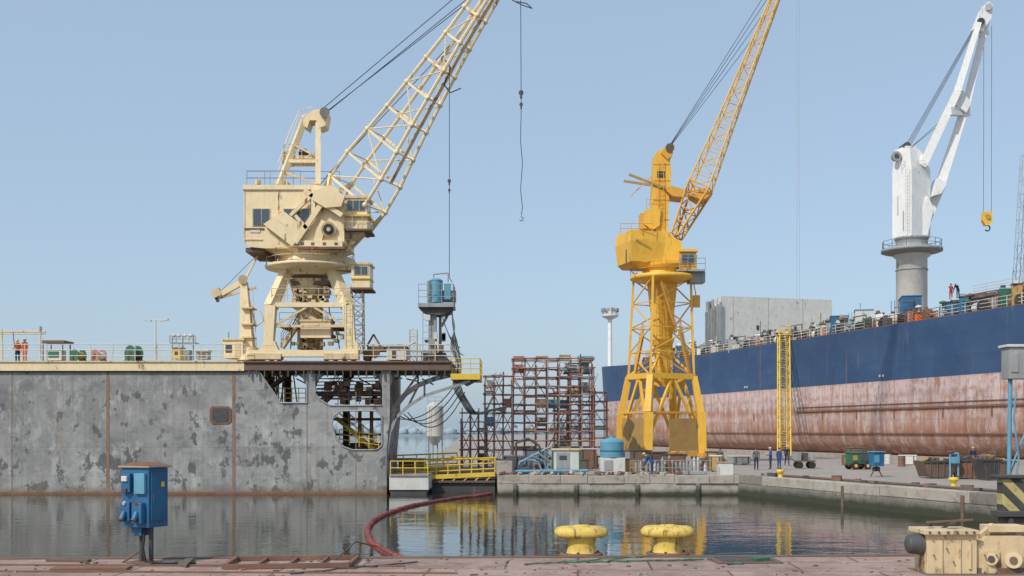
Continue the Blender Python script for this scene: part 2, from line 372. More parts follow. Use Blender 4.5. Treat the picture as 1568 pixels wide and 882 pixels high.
b.box(xr,S(585,0,D).x,D+.36,D+DT,zb,S(0,700,D).z,'brown')
# rolled edge round the opening
rim=[(508,650),(511,637),(522,629),(576,629),(585,638),(585,680),(583,684),(576,689),(540,689),(526,684),(514,670),(508,650)]
b.tube([S(u,v,D-.02) for u,v in rim],.06,'grey',6)
b.tube([S(u,v,D-.02) for u,v in [(396,568),(430,617),(470,617),(470,572)]],.06,'grey',6); b.tube([S(u,v,D-.02) for u,v in [(482,572),(482,602),(490,612),(505,621),(585,621)]],.06,'grey',6)
for u in (395,440,476,530,588): b.bx(u-5,568,u+5,705,D+DT-.4,.3,'brown')
b.bx(375,678,585,705,D+DT-.35,.2,'grey')
b.bx(375,568,420,660,D+DT-.34,.2,'grey')
b.bx(480,600,590,607,D+3,.3,'brown'); b.bx(376,620,590,623,D+.4,DT-1.0,'rusty')
for u in (500,548,566): b.bx(u,623,u+5,700,D+4.5,.3,'cream2')
b.bx(500,640,585,644,D+4.4,.2,'tan'); b.bx(500,664,585,667,D+4.4,.2,'rusty')
xe=S(690,0,D).x
b.box(xl,xr,D-.22,D+DT,zt,ZD-.09,'cream'); b.box(xl,xr-.02,D-.30,D+DT,ZD-.09,ZD,'cream2')
b.box(xr+.003,xe,D-.2,D+DT,ZD-.62,ZD-.1,'brown'); b.box(xr+.003,xe+.05,D-.34,D+DT,ZD-.1,ZD-.002,'rusty')
for i in range(26):
    u=380+i*12; b.bx(u,566,u+2,577,D-.28,.12,'dark')
for i in range(13): b.tube([S(382+i*24,580,D+.6+(i%3)),S(400+i*24,574+(i%4)*5,D+.6+(i%3))],.05,'rusty')
b.box(xl,S(592,0,D).x,D-.06,D+.01,WZ-.1,WZ+.14,'rusty')
for u in (165,358,):
    b.bx(u-2.4,569,u+2.4,762,D-.015,.03,'seam')
for u in (545,470,18): b.bx(u-.6,600 if u>400 else 569,u+.6,762,D-.01,.015,'seam')
b.box(xl,xr,D-.03,D+.01,zt-.10,zt-.02,'brown')
b.prism([(325,622),(350,622),(354,626),(354,645),(350,649),(325,649),(321,645),(321,626)],D-.05,.06,'rusty')
b.prism([(327,625),(348,625),(350,628),(350,643),(348,646),(327,646),(325,643),(325,628)],D-.07,.03,'dark')
for dy in (0.2,3.2,6.2):
    arc=[(600,642),(606,622),(620,604),(640,590),(665,580),(690,574)]
    P=[S(u,v,D+dy) for u,v in arc]
    for p,q in zip(P[:-1],P[1:]): b.beam(p,q,.22,.32,'dark')
    P2=[S(u,v,D+dy) for u,v in [(592,700),(598,660),(606,640),(625,622),(650,606),(700,590),(720,583)]]
    for p,q in zip(P2[:-1],P2[1:]): b.beam(p,q,.14,.2,'grey')
    for (a1,b1) in [((612,574),(612,612)),((640,574),(640,592)),((612,612),(640,574)),((606,640),(606,620)),((650,606),(650,583)),((625,622),(640,592))]:
        b.beam(S(*a1,D+dy),S(*b1,D+dy),.12,.14,'dark')
for u in (482,470,585,597):
    s=1 if u in(482,597) else -1
    b.prism([(u,572),(u+s*16,572),(u+s*6,580),(u,594)],D+.02,.3,'dark')
b.bx(690,572,735,581,D-.1,5,'sy')
b.rail([S(692,572,D),S(735,572,D),S(735,572,D)+V((0,4.6,0))],1.0,'sy',.6,.03,2)
b.prism([(690,574),(700,574),(735,581),(715,592)],D+.2,.2,'dark')
b.stairs(S(405,600,D+2),S(440,575,D+2),.8,'brown',(0,1,0),'sy')
b.rail([S(405,617,D+1.5),S(468,617,D+1.5)],1.0,'sy',.5,.03,2)
b.stairs(S(575,690,D+2.5),S(515,640,D+2.5),.8,'sy',(0,1,0),'sy')
b.rail([S(520,680,D+1.2),S(580,689,D+1.2)],1.0,'sy',.6,.03,2)
b.rail([S(485,619,D+1.2),S(583,619,D+1.2)],1.0,'brown',.7,.03,2)
b.stairs(S(495,618,D+3.4),S(540,574,D+3.4),.8,'rusty',(0,1,0))
for i in range(24):
    u=R.uniform(490,580); v=R.uniform(582,612); b.bx(u,v,u+R.uniform(4,12),v+R.uniform(6,14),D+R.uniform(2,5),.4,R.choice(['brown','rusty','tan','grey','cream2','scafr']))
for i in range(7):
    b.tube([S(484,580+i*5,D+5.2),S(600,578+i*5.2,D+5.0)],.04,R.choice(['rusty','grey','brown']))
for i in range(10):
    u=R.uniform(400,466); b.tube([S(u,572,D+4),S(u+R.uniform(-10,10),620,D+4)],.05,R.choice(['rusty','grey','cream2']))
b.done(origin=(-30,73,WZ))
b=B('dock_railing'); b.rail([V((xl,D+.1,ZD)),V((S(375,0,D).x,D+.1,ZD))],1.12,'offw',1.45,.028,2)
b.rail([V((xl,D+DT-.2,ZD)),V((S(372,0,D).x,D+DT-.2,ZD))],1.12,'offw',1.6,.025,2); b.done()
b=B('dock_railing'); b.rail([V((S(548,0,D).x,D+.1,ZD)),V((S(690,0,D).x,D+.1,ZD))],1.1,'cream2',1.1,.03,2)
b.rail([V((S(548,0,D).x,D+DT-.2,ZD)),V((S(690,0,D).x,D+DT-.2,ZD))],1.1,'brown',1.2,.03,2); b.done()
b=B('pipe_gantry'); z=ZD
for u in (3,62): b.cyl(S(u,551,75),S(u,505,75),.05,'cream2'); b.cyl(S(u,551,76.5),S(u,508,76.5),.05,'cream2')
b.tube([S(-40,508,75),S(70,508,75)],.06,'cream2'); b.tube([S(-40,511,76.5),S(70,511,76.5)],.05,'cream2'); b.tube([S(62,500,75),S(62,508,75)],.1,'grey'); b.tube([S(20,508,75),S(22,530,75)],.03,'rusty'); b.done()
b=B('control_cabinet'); 
for u in (66,96): 
    for d in(75,76.3): b.cyl(V((S(u,0,75).x,d,ZD)),V((S(u,0,75).x,d,ZD+1.35)),.04,'brown')
b.bx(64,521,98,525,74.8,1.7,'brown'); b.rbox((S(80,0,75).x,75.6,ZD+.55),(1.1,.8,.7),'offw'); b.rbox((S(80,0,75).x,75.17,ZD+.6),(.7,.05,.4),'green'); b.done(.01)
def reel(u,r,k,k2):
    b=B('cable_reel'); x=S(u,0,75.3).x; c=V((x,75.3,ZD+r+.06)); ax=V((.5,.8,0)).normalized()*.3
    for q in(-1,1):
        b.cyl(c+ax*q,c+ax*q*1.12,r,k,n=20); b.cyl(c+ax*q*1.13,c+ax*q*1.16,r*.35,'dark',n=14)
    b.cyl(c-ax,c+ax,r*.6,k2,n=16)
    for q in(-1,1): b.beam(c+ax*q*1.3+V((-r*.7,0,-r-.06)),c+ax*q*1.3,.07,.07,'rusty'); b.beam(c+ax*q*1.3+V((r*.7,0,-r-.06)),c+ax*q*1.3,.07,.07,'rusty')
    b.done()
reel(120,.45,'green','tan'); reel(151,.45,'scafr','offw'); reel(205,.58,'green','dark')
b=B('street_lamp'); p=S(238,552,76); t=S(238,490,76); b.cyl(p,t,.09,'offw',.05); b.tube([t,S(224,489,76)],.03,'offw'); b.tube([t,S(252,489,76)],.03,'offw')
b.rbox(S(225,490,76),(.6,.3,.12),'offw',0,.15); b.rbox(S(251,490,76),(.6,.3,.12),'offw',0,-.15); b.done()
b=B('signal_platform'); 
for u in(264,280,296): b.cyl(S(u,552,78),S(u,512,78),.04,'grey')
b.bx(260,524,299,526,77.6,1,'grey'); b.rail([S(260,524,77.7),S(299,524,77.7)],.45,'grey',.5,.03,1)
for u in(266,274,283,292): b.sphere(S(u,514,77.8),.15,'offw',8)
b.bx(268,536,290,551,77.8,.7,'grey'); b.done()
b=B('machinery_box'); b.bx(341,521,372,548,75.2,1.8,'cream'); b.bx(339,518,374,521,75.1,2,'cream2'); b.bx(345,527,355,540,75.17,.04,'dark'); b.bx(359,525,368,546,75.17,.04,'cream2'); b.tube([S(350,518,76),S(350,508,76)],.05,'grey'); b.done(.015)
b=B('equipment_crate'); b.bx(264,533,276,549,74.4,.8,'sy'); b.bx(262,531,278,533,74.3,1,'grey'); b.bx(267,538,272,544,74.37,.04,'dark'); b.done(.01)
b=B('equipment_crate'); b.bx(300,538,318,550,74.6,.8,'grey'); b.bx(299,535,319,538,74.5,1,'offw'); b.bx(304,541,314,547,74.57,.04,'rusty'); b.done(.01)
b=B('davit_crane'); d=76
b.beam(S(380,550,d),S(374,432,d),1.0,1.0,'cream',.45,.45); b.lathe(S(382,552,d),[(.9,0),(.9,.3),(.6,.5),(.6,.9)],'cream',16)
b.beam(S(376,430,d),S(336,452,d),.35,.35,'cream'); b.beam(S(392,440,d),S(330,458,d),.16,.16,'cream2'); b.beam(S(338,446,d),S(326,452,d),.5,.55,'cream2'); b.beam(S(330,452,d),S(334,462,d),.25,.2,'dark')
b.beam(S(372,434,d),S(394,392,d),.14,.14,'cream'); b.beam(S(376,440,d),S(392,500,d),.12,.12,'cream'); b.cyl(S(372,428,d-.4),S(372,428,d+.4),.32,'cream2')
b.tube([S(392,392,d),S(336,448,d)],.02,'rope'); b.tube([S(392,500,d),S(404,490,d),S(398,476,d),S(386,470,d)],.05,'cream')
for v in(470,495,515): b.bx(369,v,387,v+2.5,d-.62,1.2,'cream2')
b.ladder(S(390,548,d-.2),S(383,440,d-.2),.35,'cream2',.02); b.done(.02)
# ------------------------------------------------------------ cream crane
def windows(b,u0,v0,u1,v1,d,n,fk='cream2'):
    b.bx(u0-1.2,v0-1.2,u1+1.2,v1+1.2,d-.04,.05,fk)
    w=(u1-u0)/n
    for i in range(n): b.bx(u0+i*w+.7,v0,u0+(i+1)*w-.7,v1,d-.07,.04,'glass')
b=B('portal_jib_crane'); C=76.4
dF,dB=74.1,78.9
for d in(dF,dB):
    b.bx(384,536,549,546,d-.35,.7,'cream'); b.bx(378,541,430,550,d-.45,.9,'cream2'); b.bx(496,541,548,550,d-.45,.9,'cream2')
    for u in(388,402,416,428,500,514,528,542):
        b.cyl(S(u,549.5,d-.25),S(u,549.5,d+.25),.2,'dark',n=12)
    for u in (412,538): b.prism([(u-14,536),(u-8,522),(u+8,522),(u+14,536)],d-.3,.6,'cream')
    for sgn,(u0,u1,u2) in ((1,(412,415,440)),(-1,(538,533,508))):
        dm=C+(d-C)*.95; dt=C+(d-C)*.45
        b.beam(S(u0,530,d),S(u1,468,dm),.62,.62,'cream',.72,.72); b.beam(S(u1,470,dm),S(u2,412,dt),.72,.72,'cream',.62,.62)
        b.prism([(u1,464),(u1+sgn*22,464),(u1+sgn*6,472),(u1,490)],dm-.15,.3,'cream')
    b.bx(410,463,538,470,C+(d-C)*.95-.22,.44,'cream'); b.bx(416,497,534,501,d-.1,.2,'cream2')
    b.beam(S(418,500,d),S(470,470,d),.14,.14,'cream2');b.beam(S(532,500,d),S(480,470,d),.14,.14,'cream2')
for u in(412,538):
    b.beam(S(u,467,dF),S(u,467,dB)+V((0,0,(0))),.4,.35,'cream')
    b.beam(S(u,541,dF),S(u,541,dB),.6,.5,'cream')
cx=S(475,0,C).x
def zc(v): return S(0,v,C).z
b.lathe((cx,C,0),[(1.6,zc(424)),(1.9,zc(417)),(3.05,zc(413)),(3.1,zc(409)),(2.3,zc(406)),(2.05,zc(392)),(2.3,zc(390)),(2.3,zc(386)),(1.7,zc(384)),(1.7,zc(376))],'cream',28)
ring=[V((cx+3.05*math.cos(t),C+3.05*math.sin(t),zc(409))) for t in [math.pi*2*i/14 for i in range(15)]]
b.rail(ring,.95,'cream2',1.4,.025,1)
for i in range(18):
    t=math.pi*2*i/18; b.beam((cx+2.05*math.cos(t),C+2.05*math.sin(t),zc(405)),(cx+2.12*math.cos(t),C+2.12*math.sin(t),zc(391)),.07,.12,'cream2')
b.lathe((cx,C,0),[(.9,zc(535)),(.9,zc(470)),(1.1,zc(460)),(1.5,zc(430))],'cream2',18)
b.bx(460,492,506,517,C-2,1.3,'cream'); b.bx(458,489,508,492,C-2.1,1.5,'cream2'); b.bx(447,430,503,436,C-1.3,2,'brown')
for i in range(22):
    u=R.uniform(445,500); v=R.uniform(436,460); b.bx(u,v,u+R.uniform(3,9),v+R.uniform(3,8),C-1.5,R.uniform(.3,1),R.choice(['cream2','brown','cream2','cream','cream2']))
for i in range(16):
    u=R.uniform(425,525); v=R.uniform(506,532); b.bx(u,v,u+R.uniform(3,9),v+R.uniform(3,8),C-1.5,R.uniform(.3,1),R.choice(['cream2','brown','cream']))
b.stairs(S(432,533,dF+.6),S(455,500,dF+.6),.6,'cream2'); b.stairs(S(500,500,dF+.6),S(450,470,dF+.6),.6,'cream2'); b.ladder(S(428,466,dF+.3),S(438,418,dF+.6),.5,'cream2',.025)
b.bx(428,499,530,501.5,dF+.4,3,'brown'); b.rail([S(428,499,dF+.45),S(528,499,dF+.45)],.9,'cream2',1.1,.02,1); b.rail([S(416,462,dF),S(536,462,dF)],.9,'cream2',1.0,.022,1)
b.tube([S(445,534,dF),S(447,500,dF),S(462,470,dF+.5),S(455,440,dF+1)],.04,'rub'); b.tube([S(520,534,dF),S(515,505,dF),S(505,480,dF+.5),S(500,440,dF+1)],.04,'rub')
b.lattice(S(547,541,75.5),S(547,440,75.5),(1,0,0),[(0,.9,.9),(1,.8,.8)],7,.04,.025,'cream2')
b.ladder(S(533,530,dF-.4),S(531,440,dF-.4),.4,'cream2',.02)
hf=74.0; ht=4.7
b.prism([(373,290),(373,370),(382,378),(404,380),(500,380),(527,372),(527,318),(510,290)],hf,ht,'cream')
b.prism([(371,283),(480,283),(513,286),(522,293),(512,293),(500,290),(371,290)],hf-.12,ht+.24,'cream')
b.bx(376,379.5,404,386,hf+.2,4.2,'brown'); b.prism([(404,380.4),(520,380.4),(500,390),(425,390)],hf+.5,3.6,'cream2')
for u in(373.5,425.5): b.bx(u,290,u+1.6,374,hf-.03,.04,'cream2')
b.bx(374,366,402,368,hf-.05,.06,'cream2'); b.bx(374,349,404,351.5,hf-.06,.07,'rusty')
windows(b,387,320,413,345,hf,2); windows(b,434,320,474,345,hf,3)
b.bx(383,352,398,356,hf-.05,.05,'offw')
b.prism([(403,343),(434,323),(470,350),(447,377)],hf-.45,.3,'cream')
def bb(a1,b1,w,d=hf-.35,k='cream'): b.beam(S(*a1,d),S(*b1,d),.25,w,k)
bb((452,372),(498,304),.34); bb((445,330),(492,286),.22); bb((470,350),(452,330),.24); bb((466,292),(524,330),.3); bb((480,290),(480,330),.2); bb((440,345),(425,335),.2)
b.prism([(480,292),(505,283),(528,300),(522,316),(498,318),(478,306)],hf-.6,.35,'cream')
b.cyl(S(503,351,hf-.3),S(503,351,hf+.02),.5,'cream2',n=24); b.cyl(S(503,351,hf-.34),S(503,351,hf-.2),.36,'dark',n=20); b.cyl(S(503,351,hf-.5),S(503,351,hf-.2),.14,'cream',n=12)
b.bx(458,368,524,378,hf-.3,.34,'cream'); b.bx(455,377.5,528,381,hf-.4,.5,'rusty'); b.prism([(478,378),(484,352),(492,336),(500,340),(490,378)],hf-.22,.2,'cream')
for u in(460,476,494,512): b.bx(u,371,u+5,375,hf-.33,.05,'rusty')
b.rail([S(378,283,hf),S(460,283,hf)],.95,'grey',1.3,.022,1); b.rail([S(378,283,hf+4.4),S(520,283,hf+4.4)],.95,'grey',1.5,.022,1)
b.bx(420,277,440,283,hf+1,1.4,'cream2'); b.cyl(S(395,283,76),S(395,276,76),.2,'cream2')
b.bx(527,303,562,350,hf+.3,2.1,'cream'); b.bx(525,299,564,303,hf+.2,2.4,'cream2'); windows(b,531,307,559,322,hf+.3,3); b.bx(525,328,566,331,hf+.1,2.5,'sy'); b.bx(524,350,567,353,hf+.1,2.5,'brown'); b.rail([S(524,350,hf-.1),S(570,350,hf-.1)],.9,'cream2',.8,.02,1)
b.bx(562.2,308,562.8,322,hf+.5,1.7,'glass')
b.prism([(527,350),(560,353),(540,364),(527,366)],hf+.6,1.4,'cream2')
b.bx(538,405,566,440,hf+.6,1.9,'cream'); b.bx(536,402,568,405,hf+.5,2.1,'cream2'); windows(b,542,408,563,420,hf+.6,2); b.bx(536,440,569,443,hf+.4,2.3,'brown'); b.bx(537,425,567,427,hf+.5,2,'sy'); b.bx(505,395,540,413,hf+.9,1.2,'cream2')
for d,dt in((74.9,76.0),(77.9,76.8)):
    b.beam(S(428,283,d),S(468,178,dt),.36,.36,'cream'); b.beam(S(487,283,d),S(487,188,dt),.36,.36,'cream')
    b.beam(S(440,247,C+(d-C)*.8),S(486,247,C+(d-C)*.8),.22,.22,'cream'); b.beam(S(450,222,C+(d-C)*.7),S(486,240,C+(d-C)*.7),.14,.14,'cream2')
    b.beam(S(436,264,d),S(487,283,d),.14,.14,'cream2')
b.prism([(462,190),(468,176),(480,168),(497,166),(502,172),(498,192),(488,196),(484,184),(474,184),(470,196)],75.7,1.4,'cream')
b.cyl(S(497,172,75.4),S(497,172,77.4),.35,'grey',n=16)
b.bx(440,238,482,243,75.4,2.2,'cream2'); b.rail([S(434,243,75.3),S(462,243,75.3)],1,'cream2',.8,.02,1)
b.ladder(S(430,262,75.2),S(464,172,75.8),.4,'cream',.02); b.tube([S(426,250,75.2),S(444,200,75.5),S(458,170,75.8),S(478,164,76)],.03,'cream'); b.bx(432,232,446,250,75.4,1,'cream2'); b.cyl(S(465,235,75.7),S(465,235,77),.35,'dark',n=16)
r0=S(524,335,76.6); r1=S(782,-62,71.5); side=V((.42,.9,0))
st=b.lattice(r0,r1,side,[(0,2.6,3.3),(.14,2.7,3.7),(.42,1.9,2.35),(.7,1.35,1.35),(1,.9,.8)],10,.115,.05,'cream','cream',False)
for i,q in enumerate(st[:-1]):
    for c in q: b.sphere(c,.2,'cream',8)
    b.beam(q[0],q[3],.15,.15,'cream'); b.beam(q[1],q[2],.15,.15,'cream')
    if i%2==0:
        for s0,s1 in((0,3),(1,2)):
            m_=q[s0].lerp(q[s1],.5); b.cyl(m_+V((0,-.1,0)),m_+V((0,.1,0)),.2,'cream2',n=10)
for q in (0,1): b.beam(S(527,392,76+q*1.6),st[1][q],.2,.2,'cream'); b.beam(S(500,300,75.2+q*1.8),st[1][3-q],.24,.24,'cream')
for i in range(2,9):
    m0=(st[i][0]+st[i][1])/2; m1=(st[i+1][0]+st[i+1][1])/2; b.beam(m0,m1,.4,.05,'cream2'); b.tube([m0+V((-.2,0,.8)),m1+V((-.2,0,.8))],.02,'cream')
hd=S(498,168,76.2)
for q,o in ((0,-.5),(1,.4),(2,.0)):
    b.tube([hd+V((0,o,-.1*q)),r1.lerp(r0,.08+.05*q)+V((-.5,o,.6))],.028,'rope')
b.tube([S(490,283,75.6),st[5][3]],.028,'rope'); b.tube([S(500,270,75.8),st[7][2]],.028,'rope')
b.done(origin=(cx,C,ZD))
def rope(name,pts,r,blocks,hook):
    b=B(name); b.tube(pts,r,'rope',5)
    for c,s in blocks:
        b.cyl(c+V((0,-.05,0)),c+V((0,.05,0)),s,'dark',n=12); b.cyl(c+V((0,0,s*.6)),c+V((0,0,-s*1.8)),s*.45,'dark',n=8); b.sphere(c+V((0,0,-s*2)),s*.5,'dark',8)
    if hook:
        c,s=hook; b.tube([c+V((s*math.cos(t),0,s*math.sin(t))) for t in [math.radians(100-i*30) for i in range(9)]],s*.22,'dark',6)
    b.done()
dh=71.5
rope('crane_hook',[S(797,-60,dh),S(798,170,dh),S(797,215,dh),S(800,250,dh),S(797,290,dh),S(800,318,dh),S(798,330,dh)],.026,[(S(798,142,dh),.16),(S(798,160,dh),.12)],(S(798,335,dh),.13))
rope('crane_hook',[S(688,95,73),S(688,290,73),S(688,425,73),S(692,432,73)],.024,[(S(688,277,73),.12),(S(688,291,73),.09)],None)
b=B('cable_bundle'); b.tube([S(680,90,73),S(690,104,73),S(680,130,73),S(690,142,73),S(706,135,73)],.04,'rope'); b.tube([S(784,0,dh),S(800,8,dh),S(815,13,dh),S(806,5,dh),S(788,2,dh)],.035,'rope'); b.tube([S(660,95,73.5),S(680,108,73.4),S(676,88,73.4),S(690,80,73.4)],.05,'cream2'); b.done()
b=B('deck_winch'); b.bx(556,536,566,551,75,1.2,'rusty'); b.cyl(S(573,540,75),S(573,540,76.4),.4,'brown'); b.beam(S(562,530,75.4),S(572,512,75.4),.12,.12,'rusty'); b.beam(S(586,536,75.4),S(572,512,75.4),.12,.12,'rusty'); b.bx(562,530,588,536,75,1.5,'rusty'); b.done(.01)
b=B('equipment_crate'); b.bx(592,532,622,551,74.6,1.2,'offw'); b.bx(590,530,624,532,74.5,1.4,'brown'); b.bx(600,536,606,548,74.56,.04,'dark'); b.tube([S(626,551,75),S(626,528,75),S(636,524,75)],.06,'offw'); b.done(.01)
# ------------------------------------------------------------ pipe tower w/ tank
b=B('tank_tower'); d=75.5
b.bx(657,470,668,556,d,.6,'grey'); b.bx(672,470,676,556,d+.8,.25,'grey')
b.prism([(640,470),(693,470),(688,478),(672,482),(652,480)],d-.3,1.8,'dark'); b.bx(640,464,695,470,d-.6,2.4,'grey')
b.rail([S(641,464,d-.5),S(694,464,d-.5),S(694,464,d-.5)+V((0,2.2,0))],1.3,'grey',.7,.025,2)
b.cyl(S(668,464,d+.5),S(668,430,d+.5),.45,'bluel',n=20); b.cyl(S(668,430,d+.5),S(668,427,d+.5),.48,'bluel',.3,n=20); b.bx(680,434,690,458,d+.3,.5,'bluel'); b.cyl(S(656,464,d+.1),S(656,430,d+.1),.1,'grey')
b.tube([S(664,425,d+.5),S(664,420,d+.5),S(686,418,d+.5),S(686,432,d+.5)],.05,'grey')
b.ladder(S(652,556,d-.2),S(652,470,d-.2),.4,'grey',.025); b.lattice(S(633,556,d+1),S(633,505,d+1),(1,0,0),[(0,.5,.5),(1,.5,.5)],5,.03,.02,'offw')
b.beam(S(676,500,d),S(690,474,d),.18,.18,'dark'); b.bx(674,445,698,462,d+1.4,.5,'grey'); b.beam(S(676,540,d),S(690,556,d),.16,.16,'dark'); b.bx(650,520,668,523,d-.2,1,'dark'); b.bx(648,540,682,556,d+.1,1.4,'dark')
for i in range(9):
    v=R.uniform(480,545); b.rbox(S(R.uniform(654,680),v,d-.1),(R.uniform(.2,.5),.3,R.uniform(.2,.6)),R.choice(['dark','grey','brown','offw']))
b.done(.01)
b=B('hanging_hoses')
def cat(a,c,sag,n=12): 
    return [V(a).lerp(V(c),i/n)+V((0,0,-sag*4*(i/n)*(1-i/n))) for i in range(n+1)]
for i in range(6):
    o=i*2.2; P=[S(688+o*.4,470,d),S(696-o*.2,500,d-.1),S(690+o,530,d),S(700+o*.6,560,d),S(694+o,590,d-.3),S(706+o,615,d),S(722+o,634,d+2),S(748+o,628,d+4),S(775,622+o,d+8)]
    Q=[]
    for j in range(len(P)-1):
        p0=P[max(0,j-1)];p1=P[j];p2=P[j+1];p3=P[min(len(P)-1,j+2)]
        for q in range(5):
            t=q/5; Q.append(.5*((2*p1)+(-p0+p2)*t+(2*p0-5*p1+4*p2-p3)*t*t+(-p0+3*p1-3*p2+p3)*t**3))
    Q.append(P[-1]); b.tube(Q,.04,'dark' if i%3 else 'grey',6)
for i in range(4): b.tube(cat(S(606+i*6,640-i*3,74),S(700+i*4,585+i*5,75),.9+.25*i),.035,'dark',5)
for i in range(3): b.tube(cat(S(676,480,75),S(700+i*5,520+i*12,75),.6),.03,'dark',5)
b.done()
# ------------------------------------------------------------ mooring pontoon and gangway
b=B('mooring_pontoon')
b.bx(596,729,656,750,72.6,5,'offw'); b.bx(596,727,656,729,72.5,5.2,'wood'); b.prism([(596,750),(656,750),(650,762),(600,762)],72.7,4.5,'dark')
b.bx(660,738,758,762,76,6,'dark'); b.bx(650,736,758,739,75.8,6.2,'brown')
b.rail([S(598,727,72.7),S(655,727,72.7)],.9,'sy',.9,.035,1); b.done()
b=B('access_gangway')
for d in(76,78.2):
    P=[S(650,731,d),S(758,726,d)]; b.beam(P[0],P[1],.16,.3,'sy'); b.rail(P,1.15,'sy',.8,.045,2)
b.beam(S(650,730,77.1),S(758,725,77.1),2.1,.08,'wood')
for d in(78.6,80.5):
    P=[S(597,721,d),S(700,717,d)]; b.beam(P[0],P[1],.14,.25,'sy'); b.rail(P,1.1,'sy',.9,.04,2)
b.beam(S(600,722,79.5),S(700,719,79.5),2.0,.08,'wood')
for i in range(6): b.beam(S(655+i*17,740,76),S(668+i*17,728,76),.07,.07,'sy')
b.beam(S(690,700,77),S(757,704,77),.15,.15,'sy')
b.done()
b=B('equipment_crate'); b.bx(610,706,632,720,80,1.2,'rusty'); b.bx(635,702,650,720,80.4,1.2,'tan'); b.bx(607,702,634,706,79.9,1.4,'brown'); b.done(.01)
b=B('storage_silo'); d=98
b.cyl(S(666,668,d),S(666,622,d),.75,'offw',n=24); b.cyl(S(666,622,d),S(666,616,d),.75,'offw',.25,n=24); b.cyl(S(666,682,d),S(666,668,d),.2,'offw',.75,n=24)
for u in(656,663,670,677): b.cyl(S(u,713,d),S(u,664,d),.05,'grey')
b.ladder(S(655,712,d-.9),S(655,624,d-.9),.3,'grey',.02); b.rail([S(655,620,d-.8),S(677,620,d-.8)],.7,'grey',.6,.02,1); b.done()
# ------------------------------------------------------------ scaffolding
def scaf(name,u0,u1,v0,d,nx,ny,dy,nl,z0=0.0,seed=1,plank=.45):
    r=random.Random(seed); b=B(name); x0=S(u0,0,d).x; x1=S(u1,0,d).x; zt=S(0,v0,d).z
    xs=[x0+(x1-x0)*i/nx for i in range(nx+1)]; ys=[d+dy*i for i in range(ny+1)]; zs=[z0+(zt-z0)*i/nl for i in range(nl+1)]
    hz=(zt-z0)/nl
    K=lambda: r.choice(['scafr','scafr','scafg','scafg','scafr','rusty'])
    for i,x in enumerate(xs):
        for j,y in enumerate(ys):
            k=K(); h=zs[-1]+r.uniform(-.8,.5)
            b.cyl((x,y,z0),(x+r.uniform(-.05,.05),y,h),.045,k,n=6)
            b.rbox((x,y,z0+.02),(.25,.25,.04),'wood')
    for z in zs[1:]+[q+hz*.5 for q in zs[:-1]]:
        for y in ys:
            for i in range(nx):
                if r.random()<.9: b.cyl((xs[i]-.15,y-.05,z+r.uniform(-.05,.05)),(xs[i+1]+.15,y-.05,z+r.uniform(-.05,.05)),.04,K(),n=5)
        for x in xs:
            for j in range(ny):
                if r.random()<.9: b.cyl((x+.05,ys[j]-.15,z),(x+.05,ys[j+1]+.15,z),.038,K(),n=5)
    for q in range(nl):
        for i in range(nx):
            for y in (ys[0],ys[-1]):
                if r.random()<.55:
                    a,c=(xs[i],xs[i+1]) if r.random()<.5 else (xs[i+1],xs[i])
                    b.cyl((a,y-.09,zs[q]),(c,y-.09,zs[q+1]),.036,K(),n=5)
            for j in range(ny):
                if r.random()<plank:
                    for p in range(3): b.rbox(((xs[i]+xs[i+1])/2,ys[j]+.3+p*.32,zs[q+1]+.06),(xs[i+1]-xs[i]+.3,.28,.05),'wood')
                    if r.random()<.3: b.rbox(((xs[i]+xs[i+1])/2,ys[j]-.08,zs[q+1]+.2),(xs[i+1]-xs[i],.04,.18),r.choice(['wood','scafr','tan']))
                if r.random()<.06: b.rbox(((xs[i]+xs[i+1])/2,ys[j]+.1,zs[q]+hz*.55),((xs[i+1]-xs[i])*.9,.04,hz*.5),r.choice(['scafr','wood','bluel','offw','grey']))
    a=r.randrange(nx)
    for q in range(nl): 
        if q%2==a%2: b.ladder((xs[a]+.5,ys[0]+.6,zs[q]),(xs[a]+1.1,ys[0]+.6,zs[q+1]+.3),.4,'scafg',.025)
    b.done()
scaf('scaffolding',786,909,549,88,7,3,1.5,6,0,3)
scaf('scaffolding',742,784,575,86,3,2,1.4,5,0,4)
scaf('scaffolding',706,745,632,88,3,2,1.4,3,0,5)
scaf('scaffolding',850,930,600,94,4,2,1.6,4,0,9)
b=B('site_cabin'); b.bx(868,556,902,569,92,2,'bluel'); b.bx(866,554,904,556,91.9,2.2,'offw'); windows(b,874,559,884,565,92,1,'offw'); b.bx(889,558,897,569,91.97,.04,'grey'); b.bx(885,552,909,545,95,1.5,'bluel')
b.bx(864,569,906,571,91.7,2.6,'brown'); b.done(.01)
# ------------------------------------------------------------ cargo ship
al=V((-.27,1,0)).normalized(); ni=V((al.y,-al.x,0)); 
def HP(d,off,z): return V((73.6-.27*d,d,0))+ni*off+V((0,0,z))
def onship(u,off,z): 
    r=(u-CX)/F; d=(73.6+off*(ni.x+.27*ni.y))/(r+.27)
    d0=d-off*ni.y; return HP(d0,off,z),d0
b=B('cargo_ship'); DK=14.2
ds=[30,60,90,100,115,130,145,160,175,190,200,208,214,219,222]; inn=[0]*9+[.0,.1,.5,1.8,4.5,9]
prof=[(0,DK+.35),(0,DK),(0,11),(0,8.5),(0,5),(.02,3.2),(.3,1.8),(1.1,.75),(2.4,.3),(11,.3)]
Vv=[];n=len(prof)
for d,i0 in zip(ds,inn):
    for j,(o,z) in enumerate(prof):
        flare=i0*(1+.5*(1-z/DK)) if i0>0 else 0
        Vv.append(HP(d,min(o+flare,11.5),z+(0 if d<190 else (d-190)*.04*(z>8))))
